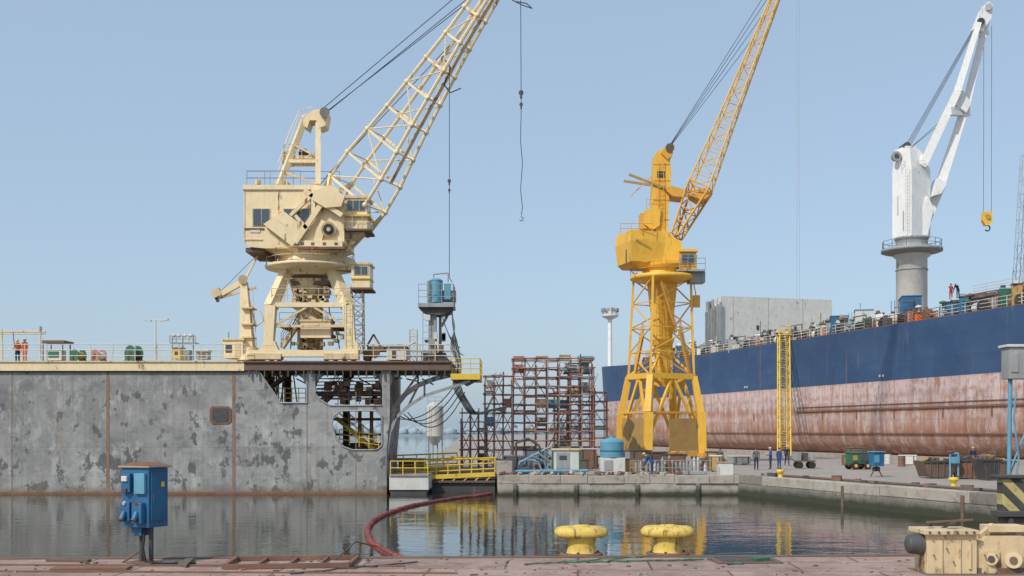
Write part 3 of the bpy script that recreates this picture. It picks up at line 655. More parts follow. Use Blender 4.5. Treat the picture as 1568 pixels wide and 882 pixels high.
b.add(Vv,[(i*n+j,(i+1)*n+j,(i+1)*n+j+1,i*n+j+1) for i in range(len(ds)-1) for j in range(n-1)],'hull',True)
b.add([HP(30,.05,DK),HP(200,.6,DK),HP(216,9,DK),HP(205,25,DK),HP(30,26,DK)],[(0,1,2,3,4)],'grey')
b.add([HP(30,26,DK+.5),HP(205,25,DK+.5),HP(205,25,.3),HP(30,26,.3)],[(0,1,2,3)],'hull')
b.beam(HP(30,.05,DK+.38),HP(200,.2,DK+.38),.22,.1,'rusty')
b.beam(HP(60,-.09,5.45),HP(139,-.09,5.45),.2,.18,'rusty')
b.beam(HP(60,-.06,5.95),HP(139,-.06,5.95),.12,.05,'rusty')
b.beam(HP(60,.0,2.75),HP(165,.0,2.75),.14,.12,'rusty')
for d in (96,104,111,119,126,133,150): b.beam(HP(d,-.02,5.4),HP(d,-.02,4.4),.25,.08,'rusty')
for d in range(50,200,18): b.beam(HP(d,2.5,0),HP(d,2.5,.3),1.2,1.5,'wood'); b.beam(HP(d,9,0),HP(d,9,.3),1.5,1.5,'wood')
for dd in (121,152): 
    for k2 in range(2): b.rbox(HP(dd+k2*.6,-.03,9.1),(.08,.25,.25),'offw',math.atan2(al.y,al.x)-math.pi/2)
def srail(d0,d1,off,z,k='offw',h=1.1): b.rail([HP(d0,off,z),HP(d1,off,z)],h,k,2,.035,2)
srail(70,112,.3,DK+.35,'offw'); srail(112,125,.3,DK+.35,'rusty'); srail(125,200,.3,DK+.35,'offw')
def sbox(d0,d1,o0,o1,z0,z1,k):
    P=[HP(d0,o0,z0),HP(d0,o1,z0),HP(d1,o1,z0),HP(d1,o0,z0),HP(d0,o0,z1),HP(d0,o1,z1),HP(d1,o1,z1),HP(d1,o0,z1)]; b.hexa(P,k)
sbox(60,112,3.2,22,DK+.01,DK+2.2,'grey'); sbox(60.5,111.5,3.0,22.2,DK+2.21,DK+2.7,'brown')
sbox(124,158,3.4,22,DK+.01,DK+1.4,'grey'); sbox(124,158,3.2,22.2,DK+1.41,DK+1.9,'rusty')
for i in range(24):
    d=62+i*2.05; sbox(d,d+.12,3.0,3.18,DK+.02,DK+2.2,'offw')
for i in range(16):
    d=125+i*2.05; sbox(d,d+.12,3.2,3.38,DK+.02,DK+1.4,'offw')
srail(75,111,3.5,DK+2.7,'offw',.9)
P0,dd=onship(1104,4,0); d0=dd
zlo=DK+.3; zhi=S(0,452,d0).z
sbox(d0,d0+.9,4,23.2,zlo+.6,zhi,'offw'); sbox(d0+1.5,d0+2.3,4,23.2,zlo+.6,zhi-.1,'offw'); sbox(d0+2.9,d0+3.7,4.2,23.2,zlo+.6,zhi-.15,'grey')
sbox(d0+4.4,d0+5.2,4,23.2,zlo+.6,zhi-.3,'grey')
for q in range(5):
    sbox(d0+.9,d0+4.4,4.3+q*4,4.6+q*4,zhi-1.2,zhi-.7,'dark'); sbox(d0+.9,d0+4.4,4.3+q*4,4.6+q*4,zlo+1,zlo+1.6,'dark')
for q in range(6): sbox(d0-.5+q,d0-.3+q,3.6,3.95,zlo+.2,zhi-1-.2*q,'grey')
sbox(d0-.3,d0+6,3.5,23.8,zlo-.4,zlo+.59,'dark')
for q in(10,16.5): sbox(d0-.06,d0-.01,q,q+.5,zlo+4.2,zlo+4.9,'dark'); 
for q in(6,12,18): sbox(d0-.03,d0-.004,q,q+.06,zlo+.6,zhi,'grey')
rr=random.Random(5)
for i in range(230):
    d=rr.uniform(86,190); o=rr.uniform(.6,3.0); z=DK; k=rr.choice(['offw','grey','brown','blue','rusty','dark','white','grey','green','tan','scafr','scafg','offw'])
    p=HP(d,o,z); t=rr.random(); hh=rr.uniform(.8,2.5)
    if t<.35:
        b.rbox(p+V((0,0,hh/2)),(rr.uniform(.5,1.2),rr.uniform(.8,2.4),hh),k,-.26+rr.uniform(-.2,.2)); b.rbox(p+V((0,0,hh+.05)),(1.0,1.2,.08),rr.choice(['offw','dark']),-.26)
        b.rbox(p+V((-.3,-.3,hh+.2)),(.4,.5,.25),rr.choice(['rusty','offw','dark','grey']),-.26)
    elif t<.6: b.cyl(p,p+V((0,0,hh)),.12,k); b.lathe(p+V((0,0,hh)),[(.15,0),(.38,.02),(.38,.18),(.15,.3)],k,12)
    elif t<.8: b.tube([p,p+V((0,0,hh*1.1)),p+V((0,0,hh*1.1))+al*rr.uniform(1,3)],.07,k,6); b.tube([p+al*.6,p+al*.6+V((0,0,hh*.8)),p+V((0,0,hh*.8))+al*rr.uniform(1,3)],.05,k,6)
    else: b.cyl(p+V((0,0,.8)),p+al*1.1+V((0,0,.8)),.55,k,n=14); b.cyl(p+V((0,0,.8))-al*.15,p+V((0,0,.8)),.8,'dark',n=14); b.rbox(p+V((0,0,.2)),(.8,1.4,.4),'dark',-.26)
for i in range(16):
    d=rr.uniform(95,180); p=HP(d,rr.uniform(1,3),DK); b.cyl(p,p+V((0,0,rr.uniform(2.4,4.0))),.045,rr.choice(['offw','dark','grey']),n=6)
sbox(186,192,4,16,DK+.01,DK+3,'offw'); sbox(193,199,5,14,DK+.01,DK+2,'bluel'); sbox(200,206,5,12,DK+.01,DK+3.5,'offw')
for q in(6,8.5,11): sbox(185.95,185.99,q,q+.8,DK+1.5,DK+2.2,'glass')
for q in range(4): p=HP(178+q*7,4+q,DK); b.cyl(p,p+V((0,0,3.2)),.5,'bluel' if q%2 else 'offw',n=14); b.lathe(p+V((0,0,3.2)),[(.6,0),(.7,.2),(.2,.5)],'offw',14)
b.done(origin=(40,120,0))
def shipbox(name,u0,u1,v0,off,k,k2):
    p,d=onship(u0,off,DK); p1,d1=onship(u1,off,DK); b=B(name); zt=S(0,v0,d).z
    L=(p1-p).length; c=(p+p1)/2; rz=-.26
    b.rbox(V((c.x,c.y,(DK+.2+zt)/2))+ni*1.0,(2.0,L,zt-DK-.2),k,rz); b.rbox(V((c.x,c.y,zt+.06))+ni*1.0,(2.15,L+.15,.12),k2,rz)
    n=int(L/.6)
    for i in range(n+1):
        q=p.lerp(p1,i/n); b.rbox(V((q.x,q.y,(DK+.2+zt)/2))-ni*.03,(.07,.1,zt-DK-.3),k2,rz)
    b.rbox(V((c.x,c.y,DK+.1))+ni,(1.9,L,.18),'dark',rz); b.done(.01)
shipbox('shipping_container',1365,1399,459,2.2,'blue','blue'); shipbox('shipping_container',1257,1290,490,1.2,'blue','dark'); shipbox('equipment_crate',1392,1413,482,.6,'orange','brown')
shipbox('equipment_crate',1300,1322,478,2,'offw','bluel'); shipbox('equipment_crate',1440,1462,466,1.0,'blue','dark')
shipbox('equipment_crate',1520,1540,452,1.2,'offw','red')
# ------------------------------------------------------------ white deck crane
b=B('ship_deck_crane'); d=136; cx=S(1396,0,d).x
def z6(v): return S(0,v,d).z
b.lathe((cx,d,0),[(1.85,DK-.1),(1.85,z6(396)),(2.2,z6(393)),(2.2,z6(389)),(1.8,z6(388)),(1.8,z6(386))],'offw',28)
b.lathe((cx,d,0),[(1.75,z6(392)),(3.4,z6(387)),(3.65,z6(386)),(3.65,z6(382)),(1.9,z6(381)),(1.9,z6(368)),(2.05,z6(367)),(2.05,z6(364)),(1.5,z6(363))],'grey',28)
b.rail([V((cx+3.5*math.cos(t),d+3.5*math.sin(t),z6(382))) for t in [2*math.pi*i/12 for i in range(13)]],1.0,'grey',1.9,.04,1)
b.lathe((cx,d,0),[(1.87,z6(415)),(1.93,z6(415)),(1.93,z6(413)),(1.87,z6(413))],'grey',24)
def frust(b,cx,cy,w0,d0,z0,w1,d1,z1,k,ox=0,rz=0):
    m=Matrix.Rotation(rz,3,'Z'); P=[]
    for (w,dd,z,o) in((w0,d0,z0,0),(w1,d1,z1,ox)):
        for i,j in((-1,-1),(1,-1),(1,1),(-1,1)): P.append(V((cx,cy,z))+m@V((i*w/2+o,j*dd/2,0)))
    b.hexa(P,k)
frust(b,cx-.05,d,3.3,3.0,z6(365),3.3,3.0,z6(262),'white',0,.5)
frust(b,cx-.05,d,3.3,3.0,z6(262)+.003,1.8,2.3,z6(232),'white',-.7,.5)
b.bx(1374,300,1376,330,d-2.3,.1,'offw'); b.rail([V((cx-1.9,d-1.2,z6(262))),V((cx+1,d-1.8,z6(262)))],.9,'offw',1,.03,1)
b.cyl(V((cx-2.2,d-1,z6(242))),V((cx-2.2,d-.6,z6(242))),.6,'grey',n=20); b.cyl(V((cx-2.2,d-1.05,z6(242))),V((cx-2.2,d-.95,z6(242))),.3,'dark',n=14)
b.cyl(V((cx-.9,d-1,z6(226))),V((cx-.9,d+1,z6(226))),.45,'dark',n=16); b.rbox(V((cx-.7,d,z6(232))),(1.6,2.2,.8),'white',.3)
b.ladder(V((cx-1.2,d-1.95,z6(362))),V((cx-1.2,d-1.95,z6(265))),.5,'offw',.03)
def jib(pts,ws):
    for i in range(len(pts)-1): b.beam(pts[i],pts[i+1],ws[i],ws[i]*1.15,'white',ws[i+1],ws[i+1]*1.15)
J2=[S(1416,345,137),S(1438,288,136.5),S(1478,165,135.5),S(1514,18,134.6)]
jib(J2,[.95,1.1,.85,.65]); jib([S(1412,255,135),S(1440,195,134.6),S(1466,140,134.2),S(1499,35,133.4)],[.85,.85,.75,.55])
b.prism([(1405,338),(1420,300),(1430,318),(1420,362),(1408,364)],134.8,2.4,'white')
b.prism([(1428,300),(1437,272),(1450,280),(1442,296)],135,2,'white')
b.beam(S(1453,170,134),S(1482,172,136),.7,1.0,'white'); b.prism([(1462,160),(1474,138),(1487,158),(1480,172)],134.5,1.4,'white')
b.beam(S(1492,52,134),S(1512,50,135.4),.4,.6,'white'); b.prism([(1494,42),(1506,12),(1514,2),(1521,8),(1518,28),(1504,50)],134,1.5,'white'); b.cyl(S(1502,33,133.6),S(1502,33,135.9),.45,'dark',n=16); b.cyl(S(1514,10,133.6),S(1514,10,135.9),.4,'offw',n=16)
for i in range(4): b.tube([S(1386+i*2.5,224,135.5+i*.4),S(1488+i*3,48-i*3,134+i*.4)],.03,'rope',4)
for i in range(2): b.tube([S(1390,230,135+i),S(1440+i*12,190-i*15,134.4+i)],.03,'rope',4)
b.rail([S(1492,60,134),S(1504,20,134)],.9,'offw',1,.03,1)
b.done(origin=(cx,d,DK))
b=B('crane_hook'); d=135
for u in(1506,1518): b.tube([S(u+.5,40,d),S(u,325,d)],.028,'rope',4)
b.prism([(1506,324),(1519,324),(1520,338),(1515,345),(1509,345),(1505,337)],d-.3,.6,'yellow'); b.cyl(S(1512,332,d-.4),S(1512,332,d+.4),.35,'tan',n=14); b.tube([S(1512,345,d)+V((.3*math.sin(t),0,-.35+.35*math.cos(t))) for t in [math.radians(i*30) for i in range(0,9)]],.09,'dark',6); b.done()
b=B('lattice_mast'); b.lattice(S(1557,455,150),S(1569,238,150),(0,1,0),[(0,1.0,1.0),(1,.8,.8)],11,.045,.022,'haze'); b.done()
# ------------------------------------------------------------ yellow crane
b=B('portal_jib_crane'); C=101
FT={'F':(992,97.5),'L':(950,102),'R':(1075,100.5),'K':(1032,105)}
def g(u,d,z=0.0): return V(((u-CX)*d/F,d,z))
feet={k:g(u,d) for k,(u,d) in FT.items()}
ctr=sum(feet.values(),V((0,0,0)))/4
z1=S(0,632,C).z; z2=S(0,577,C).z; z3=S(0,428,C).z
mid={k:ctr+(p-ctr)*.97+V((0,0,z1)) for k,p in feet.items()}
top={k:ctr+(p-ctr)*.80+V((0,0,z2)) for k,p in feet.items()}
cr=V((S(1014,0,C).x,C,0)); 
up={k:cr+(p-ctr)*.70+V((0,0,z3)) for k,p in feet.items()}
order=['F','R','K','L']
for k in order:
    f=feet[k]; b.beam(f+V((0,0,.9)),mid[k],.72,.72,'yellow',.8,.8); b.beam(mid[k],top[k],.62,.62,'yellow',.55,.55)
    b.rbox(f+V((0,0,.7)),(1.1,2.2,.6),'yellow2',.4); b.rbox(f+V((0,0,.1)),(.5,2.6,.12),'brown',.4)
    for q in(-.7,.7):
        w0=f+Matrix.Rotation(.4,3,'Z')@V((0,q,.4)); ax=Matrix.Rotation(.4,3,'Z')@V((.2,0,0)); b.cyl(w0-ax,w0+ax,.32,'dark',n=14)
    b.beam(top[k],up[k],.2,.2,'yellow')
for i in range(4):
    a=order[i]; c=order[(i+1)%4]
    b.beam(top[a],top[c],.42,.5,'yellow'); b.beam(mid[a].lerp(mid[c],.02),mid[a].lerp(mid[c],.98),.16,.2,'yellow2')
    m=(top[a]+top[c])/2; b.beam(m,feet[a]+V((0,0,2.2)),.24,.24,'yellow'); b.beam(m,feet[c]+V((0,0,2.2)),.24,.24,'yellow')
    for q in range(4):
        p=top[a].lerp(up[a],q/4); p2=top[c].lerp(up[c],q/4); n1=top[a].lerp(up[a],(q+1)/4); n2=top[c].lerp(up[c],(q+1)/4)
        if q>0: b.beam(p,p2,.09,.09,'yellow')
        b.beam(p,n2,.10,.10,'yellow') if q%2 else b.beam(p2,n1,.10,.10,'yellow')
    b.beam(feet[a].lerp(feet[c],.05)+V((0,0,.9)),feet[a].lerp(feet[c],.95)+V((0,0,.9)),.25,.35,'yellow2')
def panel(a,c,t0,t1,z0,zz,k):
    p=feet[a].lerp(feet[c],t0);q=feet[a].lerp(feet[c],t1); P=[p+V((0,0,z0)),q+V((0,0,z0)),q+V((0,0,zz)),p+V((0,0,zz))]; n=(q-p).cross(V((0,0,1))).normalized()*.08; b.pr(P,n,k)
panel('L','F',.0,.86,S(0,692,C).z,S(0,640,C).z,'tan'); panel('F','R',.38,.92,S(0,690,C).z,S(0,641,C).z,'tan')
def fr2(v0,w0,v1,w1,k,ox=0):
    frust(b,cr.x,cr.y,w0,w0,S(0,v0,C).z,w1,w1,S(0,v1,C).z,k,ox,.35)
fr2(592,.8,530,1.1,'yellow'); fr2(529.8,1.35,520,1.7,'yellow'); fr2(519.8,1.2,430,2.1,'yellow')
for k in order: b.beam(cr+V((0,0,S(0,530,C).z)),top[k],.2,.2,'yellow'); b.beam(cr+V((0,0,S(0,590,C).z)),top[k],.2,.25,'yellow')
b.ladder(S(1010,575,C-1.6),S(1010,432,C-1.7),.5,'yellow2',.03)
b.stairs(top['L'].lerp(top['F'],.3)+V((0,0,.2)),up['L'].lerp(up['F'],.5)-V((0,0,5)),.6,'yellow2',(.3,.9,0)); b.stairs(up['F'].lerp(up['R'],.6)-V((0,0,5)),up['F'].lerp(up['R'],.2)-V((0,0,.6)),.6,'yellow2',(0,1,0)); b.stairs(top['F'].lerp(top['R'],.9)+V((0,0,.3)),up['F'].lerp(up['R'],.7)-V((0,0,4.8)),.6,'yellow2',(.3,.9,0))
b.lathe((cr.x,cr.y,0),[(1.5,z3-.4),(2.8,z3-.1),(2.95,z3),(2.95,z3+.3),(1.8,z3+.35),(1.8,z3+.9),(2.1,z3+.95),(2.1,z3+1.3)],'yellow',26)
b.rail([V((cr.x+2.9*math.cos(t),cr.y+2.9*math.sin(t),z3+.3)) for t in [2*math.pi*i/12 for i in range(13)]],1,'yellow2',1.6,.03,1)
zz=lambda v:S(0,v,C).z
frust(b,S(985,0,C).x,C,3.7,3.4,zz(405),4.1,3.6,zz(375),'yellow',0,.3); frust(b,S(985,0,C).x,C,4.1,3.6,zz(375)+.003,3.9,3.4,zz(358),'yellow',0,.3)
frust(b,S(985,0,C).x,C,3.0,2.8,zz(412),3.7,3.4,zz(405)-.003,'yellow2',0,.3)
b.bx(958,382,960,404,C-2.35,.1,'rusty'); b.bx(974,366,990,368,C-2.3,.1,'yellow2')
b.prism([(1000,358),(1020,354),(1045,372),(1040,408),(1000,408)],C-1.3,2.8,'yellow')
b.prism([(985,342),(988,322),(1000,318),(1012,320),(1010,345),(1000,352)],C-1.1,2.2,'yellow'); b.bx(981,326,990,350,C-.9,1.6,'yellow2')
b.prism([(998,320),(1001,240),(1008,230),(1024,228),(1028,262),(1025,300),(1022,358),(1005,358)],C-.8,1.6,'yellow')
for v in(250,275,305,335): b.bx(1001,v,1026,v+2,C-.84,.1,'yellow2')
b.bx(1006,262,1018,272,C-.83,.05,'dark')
b.prism([(1012,234),(1022,219),(1031,222),(1030,238),(1022,244)],C-1,2,'yellow2'); b.cyl(S(1026,226,C-1.2),S(1026,226,C+1.2),.4,'brown',n=16)
b.prism([(1018,290),(1028,284),(1048,290),(1048,302),(1030,300)],C-1.2,2.4,'yellow2')
b.beam(S(963,267,C-.9),S(1050,300,C-.9),.16,.2,'tan'); b.beam(S(955,277,C+1),S(1046,291,C+1),.16,.2,'tan'); b.beam(S(966,300,C),S(1000,268,C),.08,.08,'yellow2')
b.rail([S(950,358,C-2),S(1000,358,C-2)],.95,'yellow2',1,.03,1); b.rail([S(990,320,C-1.1),S(1012,320,C-1.1)],.9,'yellow2',1,.03,1)
b.bx(1040,386,1066,412,C-1.6,2.2,'yellow2'); windows(b,1044,390,1063,403,C-1.6,2,'grey'); b.bx(1066.05,390,1066.9,403,C-1.4,1.8,'glass'); b.bx(1036,412,1080,415,C-1.9,2.8,'grey'); b.rail([S(1040,412,C-1.8),S(1080,412,C-1.8)],1,'grey',.9,.03,1); b.bx(1040,381,1069,385,C-1.8,2.6,'yellow'); b.bx(1056,416,1080,432,C-1.2,1.6,'grey'); b.beam(S(1062,432,C),S(1069,470,C),.08,.08,'yellow2'); b.bx(1062,452,1072,470,C-.4,.5,'yellow2')
b.ladder(S(1012,350,C-1),S(1012,245,C-1),.5,'yellow2',.03)
r0=S(1036,362,C); kn=S(1073,285,C-.5); tip=S(1206,-50,C-3)
b.lattice(r0,kn,(.3,.95,0),[(0,2.4,.6),(1,2.2,2.0)],4,.11,.06,'yellow2'); b.lattice(kn,tip,(.3,.95,0),[(0,2.2,1.9),(.3,1.6,1.35),(1,.7,.5)],18,.075,.036,'yellow')
b.prism([(1060,296),(1083,290),(1090,300),(1076,306)],C-1.4,2.6,'yellow2'); b.beam(S(1028,292,C-.9),S(1075,293,C-.9),.14,.2,'yellow2'); 
for i in range(4): b.tube([S(1026,222+i,C-.8+i*.4),tip.lerp(kn,.04+.1*i)+V((-.5,0,.3))],.025,'rope',4)
b.done(origin=(cr.x,cr.y,0))
b=B('crane_cable'); 
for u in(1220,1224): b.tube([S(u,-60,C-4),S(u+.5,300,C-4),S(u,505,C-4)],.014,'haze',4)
b.done()
# ------------------------------------------------------------ boarding ladder tower
b=B('access_ladder_tower'); P0=g(1201,127,0); P1=S(1200,514,141)
b.lattice(P0,P1,(1,.2,0),[(0,1.3,.8),(1,1.3,.8)],13,.08,.04,'sy','sy',False); b.ladder(P0,P1,.6,'sy',.045,.8); b.rbox(P1+V((0,0,.1)),(1.7,1.4,.1),'sy'); b.rail([P1+V((-.8,-.6,.1)),P1+V((.8,-.6,.1)),P1+V((.8,.8,.1))],1.1,'sy',.7,.05,1); b.done()
# ------------------------------------------------------------ far floodlight mast
b=B('floodlight_mast'); d=246; p=V((S(934,0,d).x,d,0)); b.cyl(p,V((p.x,d,S(0,485,d).z)),.62,'white',.45,n=14); zt=S(0,484,d).z; b.lathe((p.x,d,zt),[(.5,-.8),(1.9,-.1),(1.9,.2),(.5,.25),(.5,2.0)],'offw',16)
for i in range(10):
    t=2*math.pi*i/10; b.rbox((p.x+1.8*math.cos(t),d+1.8*math.sin(t),zt+1.3),(.7,.4,.7),'grey',t+1.57); b.cyl((p.x+1.8*math.cos(t),d+1.8*math.sin(t),zt),(p.x+1.8*math.cos(t),d+1.8*math.sin(t),zt+1.1),.06,'grey',n=5)
b.done()
# ------------------------------------------------------------ quay clutter
def gz(u,v): return g(u,CZ*F/(v-HY))
b=B('generator_cabinet'); p=g(866,74.5)
b.rbox(p+V((0,0,.95)),(1.75,1.2,1.5),'offw'); b.rbox(p+V((0,0,1.76)),(1.95,1.4,.12),'cream2'); b.rbox(p+V((0,0,.1)),(1.6,1.1,.2),'dark')
for q in(-.92,.92): b.rbox(p+V((q,-.62,1.0)),(.1,.1,1.8),'green')
b.rbox(p+V((0,-.62,.16)),(1.9,.1,.1),'green'); b.rbox(p+V((-.2,-.62,1.0)),(.9,.03,1.1),'grey'); b.rbox(p+V((-.2,-.645,1.2)),(.5,.03,.3),'dark'); b.rail([p+V((-.9,-.6,1.82)),p+V((.9,-.6,1.82))],.3,'green',.9,.03,0); b.done(.02)
b=B('storage_tank'); p=g(937,76); b.cyl(p+V((0,0,1.2)),p+V((0,0,2.25)),.82,'bluel',n=28); b.lathe(p+V((0,0,2.25)),[(.82,0),(.7,.16),(.35,.26),(.12,.28),(.12,.4)],'bluel',28)
for t in range(4): q=p+V((.65*math.cos(t*1.57+.7),.65*math.sin(t*1.57+.7),0)); b.cyl(q,q+V((0,0,1.25)),.06,'grey')
b.rbox(p+V((0,-.15,.62)),(1.7,1.2,1.1),'offw'); b.rbox(p+V((-.3,-.77,.65)),(.6,.04,.7),'grey'); b.lathe(p+V((0,0,1.6)),[(.825,0),(.85,0),(.85,.08),(.825,.08)],'blue',28); b.done(.02)
b=B('pipe_manifold')
for i in range(5): 
    p=g(795+i*9,73.6+.3*i); b.tube([p,p+V((0,0,.9+.2*i)),p+V((.5,0,1.1+.2*i)),p+V((1.3,.2,.9)),p+V((1.6,.2,.1))],.07,'bluel' if i%2 else 'grey',8); b.cyl(p+V((0,-.1,.6)),p+V((0,.1,.6)),.16,'rusty' if i%2 else 'dark',n=10)
b.tube([g(770,73.5)+V((0,0,.3)),g(900,73.5)+V((0,0,.35))],.10,'bluel',8); b.tube([g(790,74)+V((0,0,.2)),g(1000,74)+V((0,0,.2))],.07,'brown',8); 
b.tube([g(790,74.5)+V((0,0,.2)),g(790,74.5)+V((0,0,2.2)),g(808,74.5)+V((0,0,2.5)),g(826,74.5)+V((0,0,2.0)),g(828,74.5)+V((0,0,.3))],.08,'dark',8); b.done()
b=B('concrete_block'); b.rbox(g(772,73.7)+V((0,0,.55)),(1.0,1.2,.9),'wall',.1); b.rbox(g(772,73.7)+V((0,0,1.03)),(.6,.8,.08),'rusty',.1); b.done(.04)
b=B('gas_cylinders')
for i in range(20):
    p=g(975+i*5.5+R.uniform(-1,1),75+R.uniform(0,1.5)); h=R.uniform(.6,1.2); b.cyl(p,p+V((0,0,h)),.10,R.choice(['offw','grey','grey','brown','rusty']),n=10); b.lathe(p+V((0,0,h)),[(.10,0),(.05,.1),(.04,.2)],'grey',8)
b.rail([g(965,74.6),g(1095,74.6)],1.0,'grey',.6,.025,1); b.done()
b=B('mooring_step'); b.rbox(g(1062,72.6)+V((0,0,.25)),(1.5,1,.2),'grey'); b.rbox(g(1110,75.4)+V((0,0,.4)),(1.0,.8,.8),'offw'); b.rbox(g(1110,75.4)+V((0,0,.84)),(1.1,.9,.08),'wood'); b.done(.02)
for i in range(34):
    u=R.uniform(760,1120); d=R.uniform(76,92); p=g(u,d); nm=R.choice(['steel_scrap_bin','equipment_crate','steel_drum'])
    if i>=26: u=R.uniform(1130,1420); d=R.uniform(92,112); p=g(u,d)
    b=B(nm)
    if nm=='steel_drum':
        k=R.choice(['blue','rusty','brown','offw']); b.cyl(p,p+V((0,0,.88)),.29,k,n=16); 
        for z in(.02,.3,.6,.86): b.cyl(p+V((0,0,z)),p+V((0,0,z+.03)),.31,k,n=16)
        b.cyl(p+V((.12,0,.88)),p+V((.12,0,.91)),.04,'dark',n=8)
    else:
        w0=R.uniform(.8,1.8);h=R.uniform(.6,1.5);k=R.choice(['brown','rusty','grey','tan','brown','offw']); rz=R.uniform(-.4,.4)
        b.rbox(p+V((0,0,h/2+.1)),(w0,1,h),k,rz); b.rbox(p+V((0,0,h+.13)),(w0+.1,1.1,.08),R.choice(['brown','offw','dark']),rz)
        for q in(-1,1): b.rbox(p+Matrix.Rotation(rz,3,'Z')@V((q*w0*.35,-.52,h/2+.1)),(.08,.06,h),'dark',rz); b.rbox(p+Matrix.Rotation(rz,3,'Z')@V((q*w0*.35,0,.05)),(.12,1,.1),'wood',rz)
    b.done(.01)
def smallboll(u,v):
    p=gz(u,v); b=B('mooring_bollard'); b.lathe(p,[(.28,0),(.26,.03),(.15,.06),(.14,.35),(.25,.42),(.27,.52),(.2,.58)],'sy',18); b.done()
smallboll(1195,733); smallboll(1460,748)
b=B('mobile_compressor'); p=g(1314,86); rz=.15; m=Matrix.Rotation(rz,3,'Z')
def rb(o,sz,k): b.rbox(p+m@V(o),sz,k,rz)
rb((0,0,.85),(1.6,1.1,.8),'green'); rb((0,0,1.29),(1.7,1.2,.08),'green'); rb((.3,-.57,.9),(.7,.04,.5),'dark'); rb((-.5,-.57,.9),(.4,.04,.4),'tan'); rb((0,0,.4),(1.9,.8,.12),'dark'); rb((1.3,0,.4),(.9,.1,.08),'dark'); b.cyl(p+m@V((.5,.2,1.3)),p+m@V((.5,.2,1.65)),.06,'dark')
for q in(-.5,.5):
    for t in(-.6,.6): b.cyl(p+m@V((q,t-.08,.3)),p+m@V((q,t+.08,.3)),.3,'rub',n=16); b.cyl(p+m@V((q,t-.1,.3)),p+m@V((q,t+.1,.3)),.13,'sy',n=10)
b.done(.02)
b=B('electric_cabinet'); p=g(1342,72); b.rbox(p+V((0,0,1.15)),(.75,.6,.9),'blue',.3); b.rbox(p+V((0,0,1.64)),(.9,.75,.07),'bluel',.3); b.rbox(p+V((-.08,-.32,1.2)),(.4,.04,.5),'bluel',.3)
for q in(-1,1): b.beam(p+V((q*.4,0,0)),p+V((0,0,.7)),.07,.07,'dark')
b.rbox(p+V((.1,.35,.5)),(.4,.3,.3),'dark',.3); b.done(.015)
b=B('steel_cart'); p=g(1232,88); b.rbox(p+V((0,0,.6)),(1.6,.9,.1),'brown'); 
for q in(-.6,.0,.6): b.rbox(p+V((q,0,.95)),(.4,.7,.6),R.choice(['brown','dark','grey']),R.uniform(-.3,.3)); 
for q in(-.5,.5): b.cyl(p+V((q,-.5,.28)),p+V((q,-.4,.28)),.28,'rub',n=14); b.cyl(p+V((q,.4,.28)),p+V((q,.5,.28)),.28,'rub',n=14)
b.beam(p+V((-.8,0,.6)),p+V((-1.4,0,1.1)),.05,.05,'brown'); b.done(.01)
def trough(u,d,w0,h,k,rz=.1):
    b=B('scrap_skip'); p=g(u,d); m=Matrix.Rotation(rz,3,'Z')
    A=[p+m@V(q) for q in((-w0/2,-.7,h),(-w0/2+.35,-.7,.1),(w0/2-.35,-.7,.1),(w0/2,-.7,h))]; b.pr(A,m@V((0,1.4,0)),k)
    b.rbox(p+m@V((0,-.73,h-.05)),(w0+.1,.1,.12),'dark',rz); 
    for q in(-.6,-.2,.2,.6): b.rbox(p+m@V((q*w0/2,-.74,h/2)),(.07,.06,h*.8),k,rz)
    for q in range(9): b.rbox(p+m@V((R.uniform(-.35,.35)*w0,R.uniform(-.4,.4),h+.08)),(R.uniform(.2,.6),R.uniform(.2,.5),R.uniform(.1,.35)),R.choice(['rusty','brown','dark','tan']),R.uniform(0,3),R.uniform(-.4,.4))
    b.done(.02)
trough(1432,70,2.2,1.1,'brown'); trough(1478,69,1.6,1.2,'rusty',-.1); trough(1510,67,1.2,1.3,'dark'); trough(1525,74,2,1.0,'brown'); trough(1090,84,1.6,.9,'rusty')
b=B('valve_station'); p=g(1455,68); b.tube([p,p+V((0,0,1.6)),p+V((.5,0,1.6)),p+V((.5,0,.2))],.07,'bluel',8); b.lathe(p+V((0,0,1.7)),[(.22,0),(.22,.05),(.05,.06)],'red',14); b.rbox(p+V((.25,-.1,1.2)),(.5,.3,.4),'bluel'); b.done(.01)
b=B('quay_service_pipes'); dirv=(V((c3[0],c3[1],0))-V((c2[0],c2[1],0))).normalized(); o=V((1.6,.5,0)); 
b.tube([V((c2[0],c2[1],.15))+o,V((c2[0],c2[1],.15))+o+dirv*40],.08,'brown',8); b.tube([V((c2[0],c2[1],.12))+o*1.5,V((c2[0],c2[1],.12))+o*1.5+dirv*40],.05,'grey',8)
for i in range(24):
    p=V((c2[0],c2[1],0))+V((R.uniform(.4,2.4),.2,0))+dirv*(1+i*1.5); b.rbox(p+V((0,0,.2)),(R.uniform(.15,.6),.3,R.uniform(.08,.3)),R.choice(['rusty','brown','grey','dark']),R.uniform(0,3))
b.done()
b=B('dock_kerb_wall'); 
for i in range(20):
    d0=92+i*5; p=HP(d0,-3,0); q=HP(d0+4.9,-3,0); b.beam(p+V((0,0,.25)),q+V((0,0,.25)),.35,.5,'apron')
b.done(.02)
